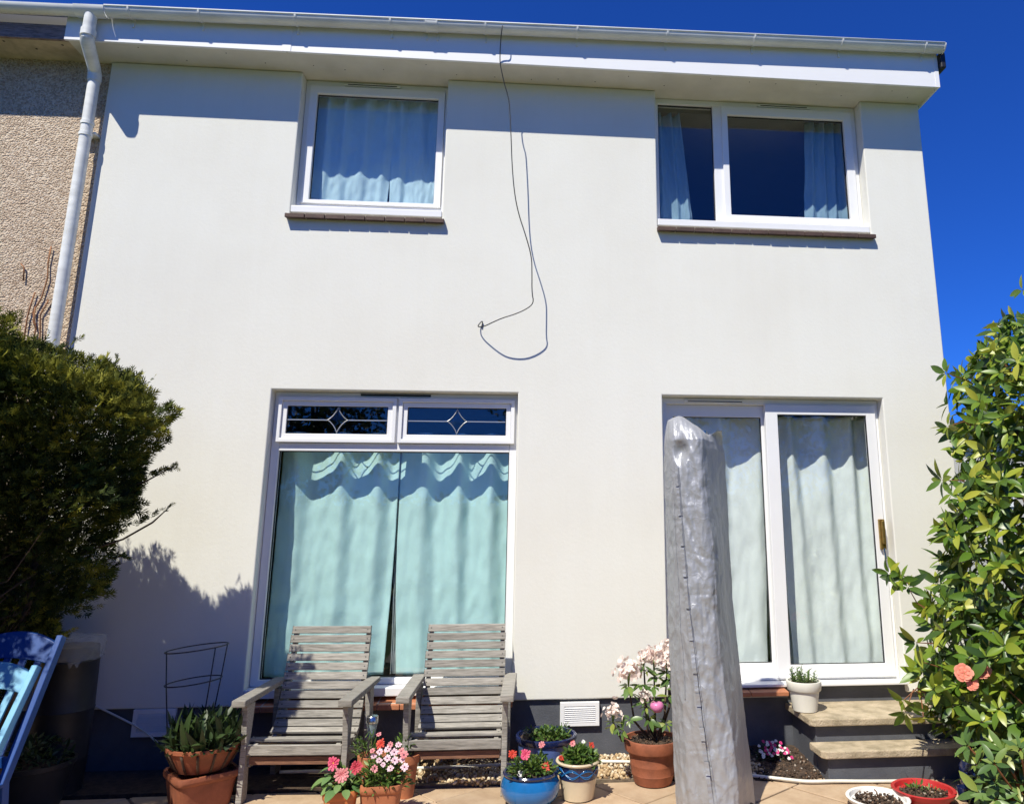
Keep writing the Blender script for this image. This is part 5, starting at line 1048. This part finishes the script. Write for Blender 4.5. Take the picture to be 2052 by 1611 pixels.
def blue_chair(mat, label, loc, rz, lean):
    t = thing('painted_chair', loc, label, 'garden chair', 'blue painted chairs at the left edge', rz)
    tl = math.tan(lean); z0 = 0.42
    Yb = lambda z: (z-z0)*tl                       # the back leans away
    for s in (-1, 1):
        MB().bar((s*0.235, Yb(0.0)*-0.35, 0.0), (s*0.235, 0, z0), 0.03, 0.045, (0,1,0)).build('leg', mat, t, bevel=0.004, local=True)
        MB().bar((s*0.235, Yb(z0-.02), z0-0.02), (s*0.235, Yb(1.06), 1.06), 0.032, 0.045, (0,1,0)).build('back_post', mat, t, bevel=0.004, local=True)
        MB().bar((s*0.225, -0.42, 0.0), (s*0.225, -0.40, z0-0.03), 0.03, 0.045, (0,1,0)).build('leg', mat, t, bevel=0.004, local=True)
        MB().bar((s*0.21, -0.44, z0-0.045), (s*0.21, 0.02, z0-0.045), 0.025, 0.05).build('seat_rail', mat, t, bevel=0.003, local=True)
    n = 20; vs = []; 
    for k in range(n+1):
        x = -0.218+0.436*k/n; cr = 0.055*(1-(x/0.218)**2)
        for zz in (0.93+cr*0.5, 1.03+cr):
            for dy in (-0.012, 0.012): vs.append((x, Yb(zz)+dy, zz))
    fs = []
    for k in range(n): a = 4*k; fs += [(a,a+4,a+6,a+2),(a+1,a+3,a+7,a+5),(a+2,a+6,a+7,a+3),(a,a+1,a+5,a+4)]
    fs += [(0,2,3,1),(4*n,4*n+1,4*n+3,4*n+2)]
    MB().add(vs, fs).build('top_rail', mat, t, bevel=0.004, local=True)
    MB().bar((-0.218, Yb(0.5), 0.5), (0.218, Yb(0.5), 0.5), 0.05, 0.022, (0,1,0)).build('lower_rail', mat, t, bevel=0.003, local=True)
    for k in range(5):
        x = -0.165+0.0825*k; zt = 0.945+0.02*(1-(x/0.218)**2); MB().bar((x, Yb(0.5), 0.5), (x, Yb(zt), zt), 0.035, 0.012, (0,1,0)).build('back_slat', mat, t, bevel=0.002, local=True)
    for k in range(7):
        y = -0.43+0.066*k; MB().box(-0.25, 0.25, y-0.028, y+0.028, z0-0.018, z0).build('seat_slat', mat, t, bevel=0.003, local=True)
    return t
blue_chair(M['chair_dark'], 'royal blue painted wooden chair mostly out of frame, rear one', (0.765, -1.62, 0.03), R(-3), R(24))
blue_chair(M['chair_light'], 'light blue painted wooden chair with arched top rail, in front of the royal blue one', (0.715, -1.76, 0.0), R(-3), R(27)).scale = (1, 1, 0.90)

# ------------------------------------------------------------------ beyond: a far house to the right, trees behind the viewer (some seen in the glass, others added unseen to block sky light)
fh = thing('far_house', (19, 16, 0), 'grey roughcast house far off behind the corner of the white house', 'house')
MB().box(14.6, 23, 14, 20, -0.1, 4.3).build('wall', M['far_wall'], fh)
MB().add([(14.3,13.6,4.25),(23.3,13.6,4.25),(23.3,17,4.85),(14.3,17,4.85),(14.3,20.4,4.25),(23.3,20.4,4.25),(14.3,13.6,4.4),(23.3,13.6,4.4),(23.3,17,5.0),(14.3,17,5.0),(14.3,20.4,4.4),(23.3,20.4,4.4)],
    [(0,3,2,1),(3,4,5,2),(6,7,8,9),(9,8,11,10),(0,1,7,6),(4,10,11,5),(0,6,9,3),(3,9,10,4),(1,2,8,7),(2,5,11,8)]).build('roof', M['roof'], fh)
for x0, x1 in ((15.85, 17.2), (18.6, 20.0)):
    w_ = MB().ring(x0, x1, 2.2, 3.5, 0.08, 13.96, 13.998).build('window', M['upvc'], fh); MB().box(x0+0.08, x1-0.08, 13.97, 13.99, 2.28, 3.42).build('pane', M['black'], w_)
def tree(x, y, h, r, label):
    t = thing('garden_tree', (x, y, 0), label, 'tree', 'trees across the garden')
    MB().tube([(x,y,-0.1),(x+0.1,y,h*0.3),(x-0.05,y+0.1,h*0.7)], [0.16,0.11,0.04], 10).build('trunk', M['bark'], t, smooth=True)
    for k in range(7):
        a = k*0.9; MB().tube([(x+0.05,y,h*(0.25+0.06*k)),(x+r*0.7*math.cos(a),y+r*0.7*math.sin(a),h*(0.45+0.06*k))], [0.05,0.015], 6).build('limb', M['bark'], t, smooth=True)
    cl = [(Vector((x,y,h*0.62))+Vector((random.gauss(0,.5)*r, random.gauss(0,.5)*r, random.gauss(0,.22)*h)), random.uniform(.3,.6)*r) for _ in range(26)]
    N = 5200; P_ = np.array([(c_+Vector(v)*q*random.random()**.35)[:] for c_, q in cl for v in sph(N//26)])
    P_ = P_[P_[:,2] > 0.6]; scatter('crown', *LEAFW, P_, sph(len(P_)), sph(len(P_)), rng.uniform(.10,.2,len(P_)), M['tree_leaf'], t, kind=None)
for x, y, h, r, lab in ((-2.3,-14.5,7.5,1.7,'leafy tree across the garden mirrored in the left leaded light'), (-7.5,-13,8.5,2.4,'unseen tall tree added left of the far hedge to block sky light'), (-13,-10,8.5,2.6,'unseen leafy tree added far out on the left to block sky light'), (5.6,-16,8.0,2.2,'unseen tall tree facing the silver parasol, added to block sky light'),
        (10.5,-15,8.5,2.4,'leafy tree across the garden mirrored in the patio door'), (15.5,-13,8.5,2.5,'unseen broad tree added right of the far hedge to block sky light'), (19,-8,8.0,2.6,'unseen leafy tree added far out on the right to block sky light')): tree(x, y, h, r, lab)
hg = thing('boundary_hedge', (4, -18, 0), 'clipped green hedge at the far end of the garden mirrored in the windows', 'hedge')
N = 16000; P_ = np.stack([rng.uniform(-14, 24, N), -18+rng.uniform(-.5,.5,N), rng.uniform(0, 2.6, N)], 1)
scatter('foliage', *LEAFW, P_, sph(N), sph(N), rng.uniform(.14,.26,N), M['tree_leaf'], hg, kind=None)
MB().box(-14, 24, -18.2, -17.8, -0.05, 2.3).build('hedge_core', M['bark'], hg)
